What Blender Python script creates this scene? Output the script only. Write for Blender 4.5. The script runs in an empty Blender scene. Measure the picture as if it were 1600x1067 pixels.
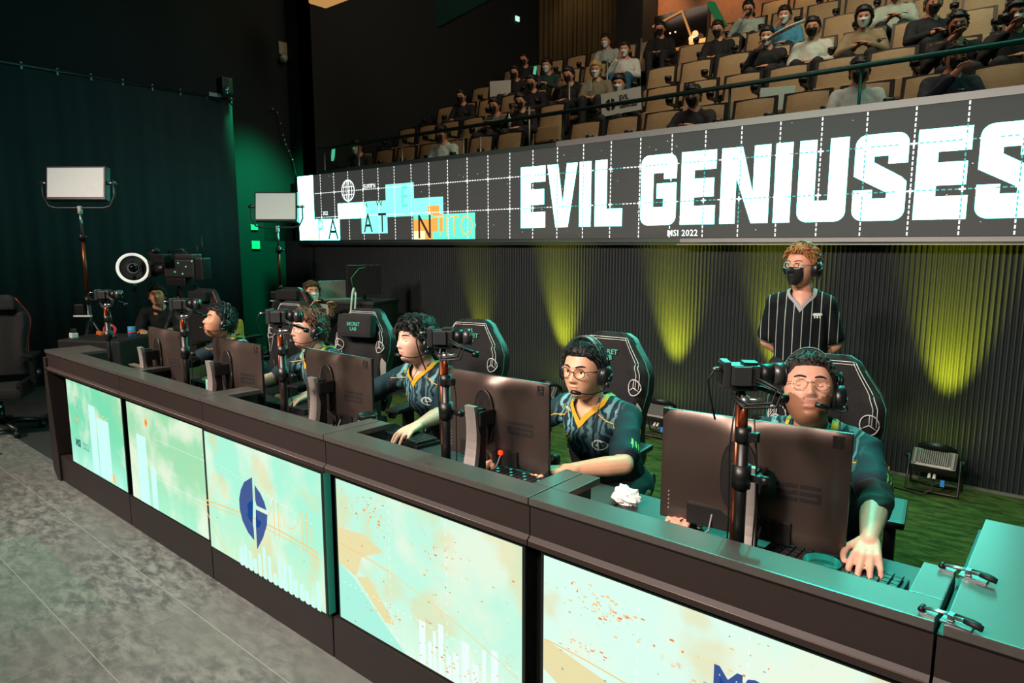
import bpy, bmesh, math, random
from mathutils import Vector, Matrix, noise, Quaternion
from mathutils.bvhtree import BVHTree
random.seed(7)
C = bpy.context.scene.collection
V = Vector
PI = math.pi
sin, cos, rad = math.sin, math.cos, math.radians

# ---------------------------------------------------------------- camera
cam_d = bpy.data.cameras.new('camera'); cam = bpy.data.objects.new('camera', cam_d); C.objects.link(cam)
YAW = rad(49.7); PITCH = math.atan(151/1062.0)
fwd = V((-cos(YAW)*cos(PITCH), sin(YAW)*cos(PITCH), -sin(PITCH)))
cam.location = (0, 0, 1.70)
cam.rotation_euler = fwd.to_track_quat('-Z', 'Y').to_euler()
cam_d.sensor_width = 36; cam_d.lens = 36*1062/1600; cam_d.clip_start = .05; cam_d.clip_end = 100
bpy.context.scene.camera = cam
vs = bpy.context.scene.view_settings
vs.view_transform = 'Standard'; vs.look = 'None'; vs.exposure = 0.0; vs.gamma = 1; vs.use_curve_mapping = False
# ---------------------------------------------------------------- world
w = bpy.data.worlds.new('world'); bpy.context.scene.world = w; w.use_nodes = True
w.node_tree.nodes['Background'].inputs[0].default_value = (0.10, 0.22, 0.24, 1)
w.node_tree.nodes['Background'].inputs[1].default_value = 0.030

# ---------------------------------------------------------------- lights
def light(name, kind, loc, target, power, col, size=.5, size_y=None, spot=60, blend=.5):
    d = bpy.data.lights.new(name, kind); o = bpy.data.objects.new(name, d); C.objects.link(o)
    d.energy = power; d.color = col; o.location = loc
    o.rotation_euler = (V(target)-V(loc)).to_track_quat('-Z', 'Y').to_euler()
    if kind == 'AREA':
        d.shape = 'RECTANGLE' if size_y else 'SQUARE'; d.size = size
        if size_y: d.size_y = size_y
    elif kind == 'SPOT':
        d.spot_size = rad(spot); d.spot_blend = blend; d.shadow_soft_size = size
    else: d.shadow_soft_size = size
    return o
WARM = (1.0, .82, .72); TEAL = (0.0, 1.0, .72)
# stage front wash hung in front of the desk, above head height
for x, p in ((-6.2, 70), (-3.9, 85), (-1.6, 85), (0.2, 45)):
    light('front_wash', 'SPOT', (x-.6, -2.2, 4.3), (x, 2.45, 1.05), p*16, WARM, .35, spot=62, blend=.8)
# wash over the open floor in front of the desk
light('floor_wash', 'SPOT', (-3.4, -1.5, 5.2), (-3.0, .3, 0), 430, (.86, 1.0, .93), .5, spot=60, blend=1)
light('floor_wash', 'SPOT', (-5.2, 3.4, 5.2), (-4.2, 1.0, 0), 420, (.05, 1.0, .5), .06, spot=20, blend=1)
# teal back lights on the truss over the LED fascia
for x, p in ((-6.0, 90), (-3.6, 300), (-1.5, 900), (0.6, 900)):
    light('back_wash', 'SPOT', (x, 5.3, 5.0), (x+.6, 1.65, .9), p*.8, TEAL, .12, spot=40, blend=.7)
# low teal wash that skims the desk ledge
light('skim_wash', 'AREA', (-1.6, 5.1, 4.3), (-.4, 1.5, .96), 110, TEAL, 3.4, .35)
light('side_fill', 'SPOT', (-5.6, .2, 4.2), (-7.5, 2.0, .6), 90, (1.0, .82, .74), .3, spot=50, blend=1)  # added warm fill to brighten the dark far left chair
# moss green wash on the stage carpet
for x in (-7.2, -4.6, -2.0, .2):
    light('stage_wash', 'SPOT', (x, 4.2, 5.0), (x, 4.4, 0), 130, (.62, 1.0, .30), .3, spot=62, blend=1)
# house lights over the audience
light('house_wash', 'AREA', (-2.2, 6.6, 7.4), (-3.0, 9.6, 4.0), 165, (1.0, .76, .56), 4.0, 1.2)
light('house_wash', 'AREA', (-7.4, 7.2, 7.6), (-8.0, 9.6, 4.2), 26, (1.0, .70, .52), 3.0, 1.2)
light('house_wash', 'AREA', (1.0, 7.6, 7.0), (-1.0, 9.0, 3.6), 45, (.3, 1.0, .75), 2.0, 1.2)
for x in (-6.9, -5.6, -4.2):
    light('wall_washer', 'SPOT', (x, 12.3, 7.6), (x, 12.75, 5.0), 220, (1.0, .52, .24), .1, spot=60, blend=.8)
light('wall_washer', 'SPOT', (-8.8, 11.9, 8.0), (-8.8, 12.75, 5.8), 25, (1.0, .66, .25), .1, spot=70, blend=.8)
# green light in the corner beyond the fascia
light('corner_wash', 'SPOT', (-8.9, 5.2, 4.9), (-10.5, 6.1, 1.9), 2400, (0.0, 1.0, .38), .2, spot=40, blend=1)
light('curtain_wash', 'SPOT', (-6.0, 3.2, 5.4), (-9.6, 3.6, 2.8), 120, (.10, .75, .80), .4, spot=85, blend=1)
light('ceiling_glow', 'SPOT', (-8.6, 3.6, 6.1), (-9.99, 5.2, 5.3), 14, (.35, 1.0, .35), .1, spot=50, blend=1)

# ---------------------------------------------------------------- materials
def lin(c):
    if isinstance(c, str):
        c = [int(c[i:i+2], 16)/255 for i in (0, 2, 4)]
    return tuple((v/12.92 if v <= .04045 else ((v+.055)/1.055)**2.4) for v in c)
MATS = {}
def mat(name, col, rough=.6, metal=0, emit=0, ecol=None, noise_amt=.12, nscale=30, bump=0, spec=.5, alpha=1, trans=0, coat=0):
    if name in MATS: return MATS[name]
    m = bpy.data.materials.new(name); m.use_nodes = True; nt = m.node_tree; N = nt.nodes; L = nt.links
    b = N['Principled BSDF']; c = lin(col)
    b.inputs['Roughness'].default_value = rough; b.inputs['Metallic'].default_value = metal
    b.inputs['Specular IOR Level'].default_value = spec; b.inputs['Coat Weight'].default_value = coat
    if trans: b.inputs['Transmission Weight'].default_value = trans
    if alpha < 1: b.inputs['Alpha'].default_value = alpha
    if noise_amt > 0 or bump > 0:
        tc = N.new('ShaderNodeTexCoord'); ns = N.new('ShaderNodeTexNoise'); ns.inputs['Scale'].default_value = nscale
        ns.inputs['Detail'].default_value = 4; L.new(tc.outputs['Object'], ns.inputs['Vector'])
        mx = N.new('ShaderNodeMix'); mx.data_type = 'RGBA'
        mx.inputs[6].default_value = (*[v*(1-noise_amt) for v in c], 1); mx.inputs[7].default_value = (*[min(1, v*(1+noise_amt)) for v in c], 1)
        L.new(ns.outputs['Fac'], mx.inputs[0]); L.new(mx.outputs[2], b.inputs['Base Color'])
        if bump > 0:
            bp = N.new('ShaderNodeBump'); bp.inputs['Strength'].default_value = bump; bp.inputs['Distance'].default_value = .01
            L.new(ns.outputs['Fac'], bp.inputs['Height']); L.new(bp.outputs[0], b.inputs['Normal'])
    else: b.inputs['Base Color'].default_value = (*c, 1)
    if emit:
        b.inputs['Emission Color'].default_value = (*(ecol or c), 1); b.inputs['Emission Strength'].default_value = emit
    MATS[name] = m; return m

class NG:  # tiny node-graph helper for the richer materials
    def __init__(s, name):
        s.m = bpy.data.materials.new(name); s.m.use_nodes = True; s.N = s.m.node_tree.nodes; s.L = s.m.node_tree.links
        s.b = s.N['Principled BSDF']; s.tc = s.N.new('ShaderNodeTexCoord'); MATS[name] = s.m
        sp = s.N.new('ShaderNodeSeparateXYZ'); s.L.new(s.tc.outputs['Object'], sp.inputs[0]); s.x, s.y, s.z = sp.outputs
    def set(s, sock, v):
        if hasattr(v, 'is_linked') or isinstance(v, bpy.types.NodeSocket): s.L.new(v, sock)
        else: sock.default_value = v
    def op(s, o, a, b=0.0, c=0.0, clamp=False):
        n = s.N.new('ShaderNodeMath'); n.operation = o; n.use_clamp = clamp
        s.set(n.inputs[0], a); s.set(n.inputs[1], b); s.set(n.inputs[2], c); return n.outputs[0]
    def ss(s, v, a, b):   # smoothstep a..b -> 0..1
        n = s.N.new('ShaderNodeMapRange'); n.interpolation_type = 'SMOOTHSTEP'
        s.set(n.inputs[0], v); n.inputs[1].default_value = a; n.inputs[2].default_value = b; return n.outputs[0]
    def mix(s, f, a, b):
        n = s.N.new('ShaderNodeMix'); n.data_type = 'RGBA'; s.set(n.inputs[0], f)
        for k, v in ((6, a), (7, b)):
            s.set(n.inputs[k], (*v, 1) if isinstance(v, tuple) and len(v) == 3 else v)
        return n.outputs[2]
    def vec(s, sx=1, sy=1, sz=1, rot=(0, 0, 0), loc=(0, 0, 0)):
        n = s.N.new('ShaderNodeMapping'); s.L.new(s.tc.outputs['Object'], n.inputs[0])
        n.inputs['Scale'].default_value = (sx, sy, sz); n.inputs['Rotation'].default_value = rot; n.inputs['Location'].default_value = loc
        return n.outputs[0]
    def noise(s, v, scale, detail=4, rough=.5, dist=0):
        n = s.N.new('ShaderNodeTexNoise'); s.L.new(v, n.inputs['Vector']); n.inputs['Scale'].default_value = scale
        n.inputs['Detail'].default_value = detail; n.inputs['Roughness'].default_value = rough; n.inputs['Distortion'].default_value = dist
        return n.outputs['Fac']
    def wave(s, v, scale, dist, detail=2, ds=1):
        n = s.N.new('ShaderNodeTexWave'); s.L.new(v, n.inputs['Vector']); n.inputs['Scale'].default_value = scale
        n.inputs['Distortion'].default_value = dist; n.inputs['Detail'].default_value = detail; n.inputs['Detail Scale'].default_value = ds
        return n.outputs['Fac']
    def bump(s, h, st=.3, d=.01):
        n = s.N.new('ShaderNodeBump'); n.inputs['Strength'].default_value = st; n.inputs['Distance'].default_value = d
        s.set(n.inputs['Height'], h); s.L.new(n.outputs[0], s.b.inputs['Normal'])
    def out(s, col, rough=.6, metal=0, spec=.5):
        s.set(s.b.inputs['Base Color'], (*col, 1) if isinstance(col, tuple) else col)
        s.set(s.b.inputs['Roughness'], rough); s.b.inputs['Metallic'].default_value = metal; s.b.inputs['Specular IOR Level'].default_value = spec
        return s.m

# ---------------------------------------------------------------- mesh builder
class MB:
    def __init__(s): s.v = []; s.f = []; s.m = []; s.mats = []; s.sm = []
    def mi(s, m):
        if m not in s.mats: s.mats.append(m)
        return s.mats.index(m)
    def add(s, vs, fs, m, smooth=False, M=None):
        o = len(s.v); k = s.mi(m)
        s.v += [tuple((M @ V(p)) if M is not None else p) for p in vs]
        s.f += [tuple(i+o for i in f) for f in fs]; s.m += [k]*len(fs); s.sm += [smooth]*len(fs)
    def box(s, a, b, m, M=None, bev=0):
        x0, y0, z0 = [min(p, q) for p, q in zip(a, b)]; x1, y1, z1 = [max(p, q) for p, q in zip(a, b)]
        if bev <= 0:
            s.add([(x0, y0, z0), (x1, y0, z0), (x1, y1, z0), (x0, y1, z0), (x0, y0, z1), (x1, y0, z1), (x1, y1, z1), (x0, y1, z1)],
                  [(0, 3, 2, 1), (4, 5, 6, 7), (0, 1, 5, 4), (1, 2, 6, 5), (2, 3, 7, 6), (3, 0, 4, 7)], m, False, M)
        else:
            e = min(bev, (x1-x0)/2.01, (y1-y0)/2.01, (z1-z0)/2.01)
            bm = bmesh.new(); bmesh.ops.create_cube(bm, size=1)
            for q in bm.verts: q.co = V(((x0+x1)/2+q.co.x*(x1-x0), (y0+y1)/2+q.co.y*(y1-y0), (z0+z1)/2+q.co.z*(z1-z0)))
            bmesh.ops.bevel(bm, geom=bm.edges[:], offset=e, segments=2, profile=.7, affect='EDGES')
            s.addbm(bm, m, False, M)
    def addbm(s, bm, m, smooth=False, M=None):
        bm.verts.index_update()
        s.add([tuple(q.co) for q in bm.verts], [tuple(q.index for q in f.verts) for f in bm.faces], m, smooth, M); bm.free()
    def tube(s, pts, r, m, n=8, caps=True, smooth=True, M=None, flat=1.0):
        pts = [V(p) for p in pts]; rs = r if isinstance(r, (list, tuple)) else [r]*len(pts)
        vs = []; up = V((0, 0, 1)); prev = None
        for i, p in enumerate(pts):
            t = (pts[min(i+1, len(pts)-1)]-pts[max(i-1, 0)]).normalized()
            if prev is None:
                a = t.cross(up) if abs(t.z) < .95 else t.cross(V((1, 0, 0)))
            else: a = prev-t*prev.dot(t)
            a.normalize(); prev = a.copy(); b = t.cross(a)
            for k in range(n):
                g = 2*PI*k/n; vs.append(tuple(p+(a*cos(g)+b*sin(g)*flat)*rs[i]))
        fs = [(i*n+k, i*n+(k+1) % n, (i+1)*n+(k+1) % n, (i+1)*n+k) for i in range(len(pts)-1) for k in range(n)]
        if caps: fs += [tuple(range(n-1, -1, -1)), tuple(range((len(pts)-1)*n, len(pts)*n))]
        s.add(vs, fs, m, smooth, M)
    def cyl(s, a, b, r, m, n=16, r2=None, M=None, smooth=True):
        s.tube([a, b], [r, r if r2 is None else r2], m, n, True, smooth, M)
    def lathe(s, prof, m, n=20, M=None, smooth=True):
        vs = [(r*cos(2*PI*k/n), r*sin(2*PI*k/n), z) for r, z in prof for k in range(n)]
        fs = [(i*n+k, i*n+(k+1) % n, (i+1)*n+(k+1) % n, (i+1)*n+k) for i in range(len(prof)-1) for k in range(n)]
        if prof[0][0] > 1e-5: fs.append(tuple(range(n-1, -1, -1)))
        if prof[-1][0] > 1e-5: fs.append(tuple(range((len(prof)-1)*n, len(prof)*n)))
        s.add(vs, fs, m, smooth, M)
    def sph(s, c, r, m, n=12, M=None):
        rx, ry, rz = r if isinstance(r, (list, tuple)) else (r, r, r); h = max(4, n//2+1)
        vs = [(c[0]+rx*sin(PI*i/h)*cos(2*PI*k/n), c[1]+ry*sin(PI*i/h)*sin(2*PI*k/n), c[2]+rz*cos(PI*i/h)) for i in range(h+1) for k in range(n)]
        fs = [(i*n+k, (i+1)*n+k, (i+1)*n+(k+1) % n, i*n+(k+1) % n) for i in range(h) for k in range(n)]
        s.add(vs, fs, m, True, M)
    def prism(s, poly, d0, d1, m, plane='xz', M=None, side=None):
        # poly: 2D outline; extruded along the third axis d0..d1
        f = {'xz': lambda p, d: (p[0], d, p[1]), 'xy': lambda p, d: (p[0], p[1], d), 'yz': lambda p, d: (d, p[0], p[1])}[plane]
        n = len(poly)
        A = sum(poly[i][0]*poly[(i+1) % n][1]-poly[(i+1) % n][0]*poly[i][1] for i in range(n))
        if A < 0: poly = poly[::-1]
        vs = [f(p, d0) for p in poly]+[f(p, d1) for p in poly]
        s.add(vs, [tuple(range(n)), tuple(range(2*n-1, n-1, -1))], m, False, M)
        s.add(vs, [(i, (i+1) % n, n+(i+1) % n, n+i) for i in range(n)], side or m, False, M)
    def quad(s, ps, m, M=None): s.add(ps, [tuple(range(len(ps)))], m, False, M)
    def build(s, name, parent=None, recalc=True, M=None, bevel=0, autos=False):
        me = bpy.data.meshes.new(name)
        vs = [tuple(M @ V(p)) for p in s.v] if M is not None else s.v
        me.from_pydata(vs, [], s.f)
        for m in s.mats: me.materials.append(m)
        me.polygons.foreach_set('material_index', s.m); me.polygons.foreach_set('use_smooth', s.sm)
        if recalc:
            bm = bmesh.new(); bm.from_mesh(me); bmesh.ops.remove_doubles(bm, verts=bm.verts, dist=1e-6)
            bmesh.ops.recalc_face_normals(bm, faces=bm.faces); bm.to_mesh(me); bm.free()
        me.update()
        o = bpy.data.objects.new(name, me); C.objects.link(o)
        if parent: o.parent = parent
        return o
def T(x=0, y=0, z=0): return Matrix.Translation((x, y, z))
def R(a, ax='Z'): return Matrix.Rotation(rad(a), 4, ax)
def S(x, y, z): return Matrix.Diagonal((x, y, z, 1))
def tag(o, label=None, cat=None, group=None, kind=None):
    if label: o['label'] = label
    if cat: o['category'] = cat
    if group: o['group'] = group
    if kind: o['kind'] = kind
    return o
def thing(name, label, cat, loc=(0, 0, 0), rz=0, group=None):
    o = bpy.data.objects.new(name, None); C.objects.link(o); o.location = loc; o.rotation_euler = (0, 0, rad(rz)); o.empty_display_size = .1
    return tag(o, label, cat, group)
def dup(root, loc, rz=0, label=None, group=None, swap=None):
    def cp(o, par):
        c = o.copy(); C.objects.link(c); c.parent = par
        if swap and c.type == 'MESH':
            for sl in c.material_slots:
                if sl.material and sl.material.name in swap:
                    nm = swap[sl.material.name]; sl.link = 'OBJECT'; sl.material = nm
        for ch in [q for q in list(o.children)]: cp(ch, c)
        return c
    r = cp(root, None); r.location = loc; r.rotation_euler = (0, 0, rad(rz))
    if label: r['label'] = label
    if group: r['group'] = group
    return r
def struct(name, mb, **k):
    o = mb.build(name, **k); o['kind'] = 'structure'; return o
# text -> flat polygons (x right, y up), used for lettering on things
def text_mesh(txt, size, align='LEFT', offset=0.0, sx=1.0, res=2, space=1.0):
    cu = bpy.data.curves.new('lettering', 'FONT'); cu.body = txt; cu.size = size; cu.align_x = align
    cu.offset = offset; cu.resolution_u = res; cu.space_character = space
    o = bpy.data.objects.new('lettering', cu); C.objects.link(o)
    dg = bpy.context.evaluated_depsgraph_get(); me = bpy.data.meshes.new_from_object(o.evaluated_get(dg))
    vs = [(p.co.x*sx, p.co.y, 0) for p in me.vertices]; fs = [tuple(p.vertices) for p in me.polygons]
    bpy.data.objects.remove(o); bpy.data.curves.remove(cu); bpy.data.meshes.remove(me)
    return vs, fs
# ================================================================ SETTING
# --- floor materials
g = NG('grey_floor'); v1 = g.vec(1, 2.2, 1, (0, 0, rad(35)))
n1 = g.noise(v1, 9, 8, .66, .3); n2 = g.noise(g.vec(), 1.1, 2)
c = g.mix(g.ss(n1, .34, .68), lin('454847'), lin('888b85')); c = g.mix(g.ss(n2, .3, .8), c, lin('6a6d68'))
g.bump(n1, .15); g.out(c, .55)
g = NG('green_lit_carpet'); n1 = g.noise(g.vec(1, 2.5, 1, (0, 0, rad(20))), 7, 7, .7, .3); n2 = g.noise(g.vec(), 90, 2)  # green light spill on the stage floor is painted into this colour
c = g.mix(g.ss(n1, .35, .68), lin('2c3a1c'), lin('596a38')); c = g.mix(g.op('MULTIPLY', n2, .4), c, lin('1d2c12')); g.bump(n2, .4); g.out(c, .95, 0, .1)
mb = MB()
mb.box((-14, -6, -.1), (4, 1.62, 0), MATS['grey_floor'])
seam = mat('floor_seam', '8c8f88', .6)
for y in (.17, .87, 1.30, -.6, -1.4): mb.box((-13.9, y, 0), (3, y+.004, .0012), seam)
for x in (-3.1, -7.0): mb.box((x, -5, 0), (x+.004, 1.3, .0012), seam)
struct('floor', mb)
mb = MB(); mb.box((-5.9, 1.62, -.1), (4, 5.7, 0), MATS['green_lit_carpet']); struct('floor', mb)
mb = MB(); mb.box((-14, 1.62, -.1), (-5.9, 5.7, 0), mat('dark_floor', '2b2f2f', .7, noise_amt=.4, nscale=9)); struct('floor', mb)

# --- ribbed back wall below the fascia
ribm = mat('ribbed_black_cladding', '1f2629', .55, noise_amt=.1, nscale=8, spec=.4)
mb = MB(); pitch = .034; vs = []; fs = []; x = -9.2; i = 0
xs = []
while x < 1.6:
    for dx, dy in ((0, 0), (.009, -.012), (.017, -.014), (.026, -.003)): xs.append((x+dx, 5.62+dy))
    x += pitch
for k, (px, py) in enumerate(xs): vs += [(px, py, 0), (px, py, 1.76)]
fs = [(2*k, 2*k+2, 2*k+3, 2*k+1) for k in range(len(xs)-1)]
mb.add(vs, fs, ribm, False); mb.box((-9.2, 5.63, 0), (1.6, 5.75, 1.76), ribm)
struct('wall_back', mb, recalc=False)
mb = MB(); mb.box((-9.2, 5.585, 0), (1.6, 5.603, .018), mat('wall_foot_strip', '5a5c56', .5)); struct('baseboard_back', mb)
# blackout skins
blk = mat('black_drape', '1d2427', .9, nscale=3, noise_amt=.25); blk2 = mat('black_wall_paint', '15191b', .85, nscale=2, noise_amt=.2)
# left curtain: gentle folds, hung from a rail at 3.72 m
mb = MB(); vs = []; n = 240; y0, y1 = -4.0, 5.12
for k in range(n+1):
    y = y0+(y1-y0)*k/n; dx = .008*sin(k*.55)+.006*sin(k*1.31)
    vs += [(-9.6+dx, y, 0), (-9.6+dx*.6, y, 3.72)]
mb.add(vs, [(2*k, 2*k+2, 2*k+3, 2*k+1) for k in range(n)], blk, True)
o = mb.build('blackout_curtain', recalc=False); tag(o, 'long black blackout curtain hung behind the camera crew and light stands', 'curtain')
sol = o.modifiers.new('thickness', 'SOLIDIFY'); sol.thickness = .012
mb = MB(); mb.tube([(-9.6, -4, 3.75), (-9.6, 5.14, 3.75)], .022, mat('rail_metal', '3a3d3e', .4, .8), 8)
for k in range(26): mb.box((-9.62, -3.9+k*.36, 3.70), (-9.585, -3.88+k*.36, 3.78), mat('clip_metal', '6d6f6d', .4, .6))
tag(mb.build('curtain_rail'), 'thin dark metal rail with clips along the curtain top', 'rail')
mb = MB(); mb.box((-10.7, -6, 0), (-10.5, 6.6, 9), blk2); struct('wall_left', mb)
mb = MB(); mb.box((-12, 6.6, 0), (-10.0, 6.75, 9), blk2); mb.box((-10.5, 5.72, 0), (-9.2, 6.6, .01), blk2)
struct('wall_corner', mb)
mb = MB(); mb.box((-9.2, 5.75, 0), (-9.12, 6.6, 2.6), blk2); struct('wall_corner_return', mb)
mb = MB(); mb.box((-10.15, 6.6, 0), (-10.0, 13.2, 9), blk2); struct('wall_side', mb)
mb = MB(); mb.box((-14, -6, 8.9), (4, 14, 9.0), blk2); struct('ceiling', mb)
mb = MB(); mb.box((-14, -6.2, 0), (4, -6, 9), blk2); struct('wall_front', mb)
mb = MB(); mb.box((3.5, -6, 0), (3.7, 13, 9), blk2); struct('wall_right', mb)
# rear wall of the hall: dark folded drape on the left, wood panels towards the booth
wood = NG('wood_wall'); wn = wood.noise(wood.vec(3, 3, .6), 14, 6, .7); wood.out(wood.mix(wn, lin('6b4a36'), lin('a97a58')), .6)
drp = mat('gold_drape', '5a4a2c', .85, nscale=6, noise_amt=.3)
mb = MB(); mb.box((-10.15, 12.9, 0), (3.5, 13.1, 9), MATS['wood_wall']); struct('wall_rear', mb)
mb = MB(); vs = []; n = 130
for k in range(n+1):
    x = -10+2.15*k/n; dy = .06*sin(k*.8)+.03*sin(k*2.1); vs += [(x, 12.72+dy, 4.6), (x, 12.72+dy, 8.9)]
mb.add(vs, [(2*k, 2*k+2, 2*k+3, 2*k+1) for k in range(n)], drp, True)
o = mb.build('rear_drape', recalc=False); tag(o, 'dull gold folded drape on the rear wall behind the left seats', 'curtain')
o.modifiers.new('thickness', 'SOLIDIFY').thickness = .01
mb = MB(); mb.box((-7.7, 12.3, 4.4), (-7.1, 12.9, 8.9), blk2); struct('trim_1', mb)
# --- seating tiers
step = mat('tier_carpet', '1c2a28', .95, nscale=40, noise_amt=.3)
ROWY = lambda r: 7.34+.97*(r-1)
ROWZ = lambda r: 2.32+.515*(r-1)       # tread height of each row
for r in range(1, 7):
    mb = MB(); z = ROWZ(r)
    mb.box((-10.0, ROWY(r)-.62, z-.515 if r > 1 else z-.6), (3.4, ROWY(r)+.35, z), step)
    struct('tier', mb)
mb = MB(); mb.box((-10.0, ROWY(6)+.35, 4.3), (3.4, 12.9, ROWZ(6)+.5), step); struct('tier', mb)
mb = MB(); mb.box((-10.0, 5.75, 1.76), (3.4, ROWY(1)-.62, 2.32), step); struct('tier', mb)
# half steps in the aisle
mb = MB()
for r in range(2, 7):
    mb.box((-5.95, ROWY(r)-.62-.32, ROWZ(r-1)), (-5.45, ROWY(r)-.62, ROWZ(r-1)+.26), step)
struct('aisle_steps', mb)
# fascia body and trims
fas = mat('fascia_black', '24282a', .5); sil = mat('brushed_silver_trim', '858584', .45, .5, noise_amt=.05); gtrim = mat('dark_trim', '3c4a48', .45, .5)
mb = MB(); mb.box((-8.72, 5.52, 1.70), (2.4, 5.76, 2.645), fas); struct('fascia', mb)
mb = MB(); mb.box((-8.1, 5.50, 2.645), (-4.1, 5.80, 2.69), gtrim); mb.box((-4.1, 5.50, 2.645), (2.4, 5.80, 2.70), sil); struct('trim_2', mb)
mb = MB(); mb.box((-2.75, 5.50, 1.722), (2.4, 5.56, 1.755), sil); mb.box((-8.72, 5.50, 1.722), (-2.75, 5.56, 1.755), gtrim)
mb.box((-2.75, 5.44, 1.700), (2.4, 5.50, 1.707), sil); struct('trim_3', mb)

# ================================================================ LED FASCIA SCREEN
ledbg = mat('led_black', '2b2b2b', .55, emit=1, ecol=(.040, .042, .039), noise_amt=0, spec=.3)
def emis(name, col, st):
    m = bpy.data.materials.new(name); m.use_nodes = True; nt = m.node_tree; b = nt.nodes['Principled BSDF']
    b.inputs['Base Color'].default_value = (.02, .02, .02, 1); b.inputs['Emission Color'].default_value = (*col, 1); b.inputs['Emission Strength'].default_value = st
    MATS[name] = m; return m
LW = emis('led_letter', (.12, 1.0, .78), 12); DW = emis('led_dash', (.9, 1.0, .97), 1.5); DT = emis('led_dash_teal', (.0, .55, .45), 1.0)
TQ = emis('led_turquoise', (.12, .95, .62), 1.25); ORG = emis('led_orange', (1.0, .36, .06), 1.3); LTE = emis('led_mint', (.22, 1.0, .68), 1.5)
CRM = emis('led_cream', (1, .75, .4), 1.6); BK = emis('led_ink', (.01, .02, .02), 1.0)
led = thing('led_fascia_screen', 'long LED video fascia under the balcony with huge white block letters on a dashed grid', 'screen', (-4.3, 5.5, 1.76))
LM = T(4.3, -5.5, -1.76)
mb = MB(); mb.box((-8.62, 5.50, 1.763), (2.3, 5.515, 2.643), ledbg)
YS = 5.4985
def flat(poly, m, y=YS):
    n = len(poly); mb.add([(p[0], y, p[1]) for p in poly], [tuple(range(n))], m)
def rct(x0, z0, x1, z1, m, y=YS): flat([(x0, z0), (x1, z0), (x1, z1), (x0, z1)], m, y)
t, b_ = 2.481, 1.873
def rnd(x0, z0, x1, z1, r, corners):      # rectangle with chosen rounded corners (bl, br, tr, tl)
    out = []
    for (cx, cz, a0, on, px, pz) in ((x0+r, z0+r, 180, corners[0], x0, z0), (x1-r, z0+r, 270, corners[1], x1, z0), (x1-r, z1-r, 0, corners[2], x1, z1), (x0+r, z1-r, 90, corners[3], x0, z1)):
        if on: out += [(cx+r*cos(rad(a0+q)), cz+r*sin(rad(a0+q))) for q in range(0, 91, 15)]
        else: out.append((px, pz))
    return out
def letter_E(x0, x1, st):
    w = x1-x0; rct(x0, b_, x0+st, t, LW)
    rct(x0+st, t-.155, x1, t, LW); rct(x0+st, b_, x1, b_+.155, LW); rct(x0+st, 2.101, x1-.015, 2.254, LW)
letter_E(-4.543, -4.228, .13); 
flat([(-4.202, t), (-4.07, t), (-4.012, 2.091), (-3.965, t), (-3.839, t), (-3.949, b_), (-4.098, b_)], LW)
rct(-3.815, b_, -3.682, t, LW); rct(-3.637, b_, -3.506, t, LW); rct(-3.506, b_, -3.338, 2.032, LW)
def ring_letter(x0, x1, segs): 
    for q in segs: flat(q, LW)
# G
x0, x1 = -3.146, -2.80; r = .075
def arcpts(cx, cz, rr, a0, a1): return [(cx+rr*cos(rad(a0+(a1-a0)*k/6)), cz+rr*sin(rad(a0+(a1-a0)*k/6))) for k in range(7)]
flat(arcpts(x0+r, t-r, r, 180, 90)+[(-3.023, t), (-3.023, b_)]+arcpts(x0+r, b_+r, r, 270, 180), LW)
flat([(-3.023, 2.324), (-3.023, t)]+arcpts(x1-r, t-r, r, 90, 0)+[(x1, 2.27), (-2.922, 2.27), (-2.922, 2.324)], LW)
flat([(-3.023, b_), (-3.023, 2.03), (-2.922, 2.03), (-2.922, 2.104), (-2.989, 2.104), (-2.989, 2.234), (x1, 2.234)]+arcpts(x1-r, b_+r, r, 0, -90), LW)
letter_E(-2.757, -2.444, .122)
flat([(-2.399, b_), (-2.27, b_), (-2.27, 2.24), (-2.226, t), (-2.399, t)], LW); flat([(-2.27, 2.24), (-2.135, b_), (-1.999, b_), (-2.129, 2.11), (-2.226, t)], LW)
flat([(-2.129, 2.11), (-1.999, b_), (-1.999, t), (-2.129, t)], LW)
rct(-1.959, b_, -1.83, t, LW)
x0, x1 = -1.779, -1.431
flat([(x0, t), (-1.655, t), (-1.655, b_)]+arcpts(x0+r, b_+r, r, 270, 180), LW); rct(-1.655, b_, -1.559, 2.03, LW)
flat([(-1.559, t), (x1, t)]+arcpts(x1-r, b_+r, r, 0, -90)+[(-1.559, b_)], LW)
def letter_S(x0, x1):
    a, b2 = x0+.128, x1-.122
    flat([(x0, 2.193)]+arcpts(x0+r, t-r, r, 180, 90)+arcpts(x1-r, t-r, r, 90, 0)+[(x1, 2.27), (b2, 2.27), (b2, 2.327), (a, 2.327), (a, 2.285)], LW)
    flat([(x0, 2.193), (a, 2.285), (x1-.03, 2.172), (x1-.0, 2.14), (b2, 2.07)], LW)
    flat([(b2, 2.07), (x1, 2.14)]+arcpts(x1-r, b_+r, r, 0, -90)+[(b2, b_)], LW)
    flat([(b2, b_), (b2, 2.03), (a, 2.03), (a, 2.092), (x0, 2.092)]+arcpts(x0+r, b_+r, r, 180, 270), LW)
letter_S(-1.386, -1.043); letter_E(-.988, -.675, .125); letter_S(-.630, -.287)
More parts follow.
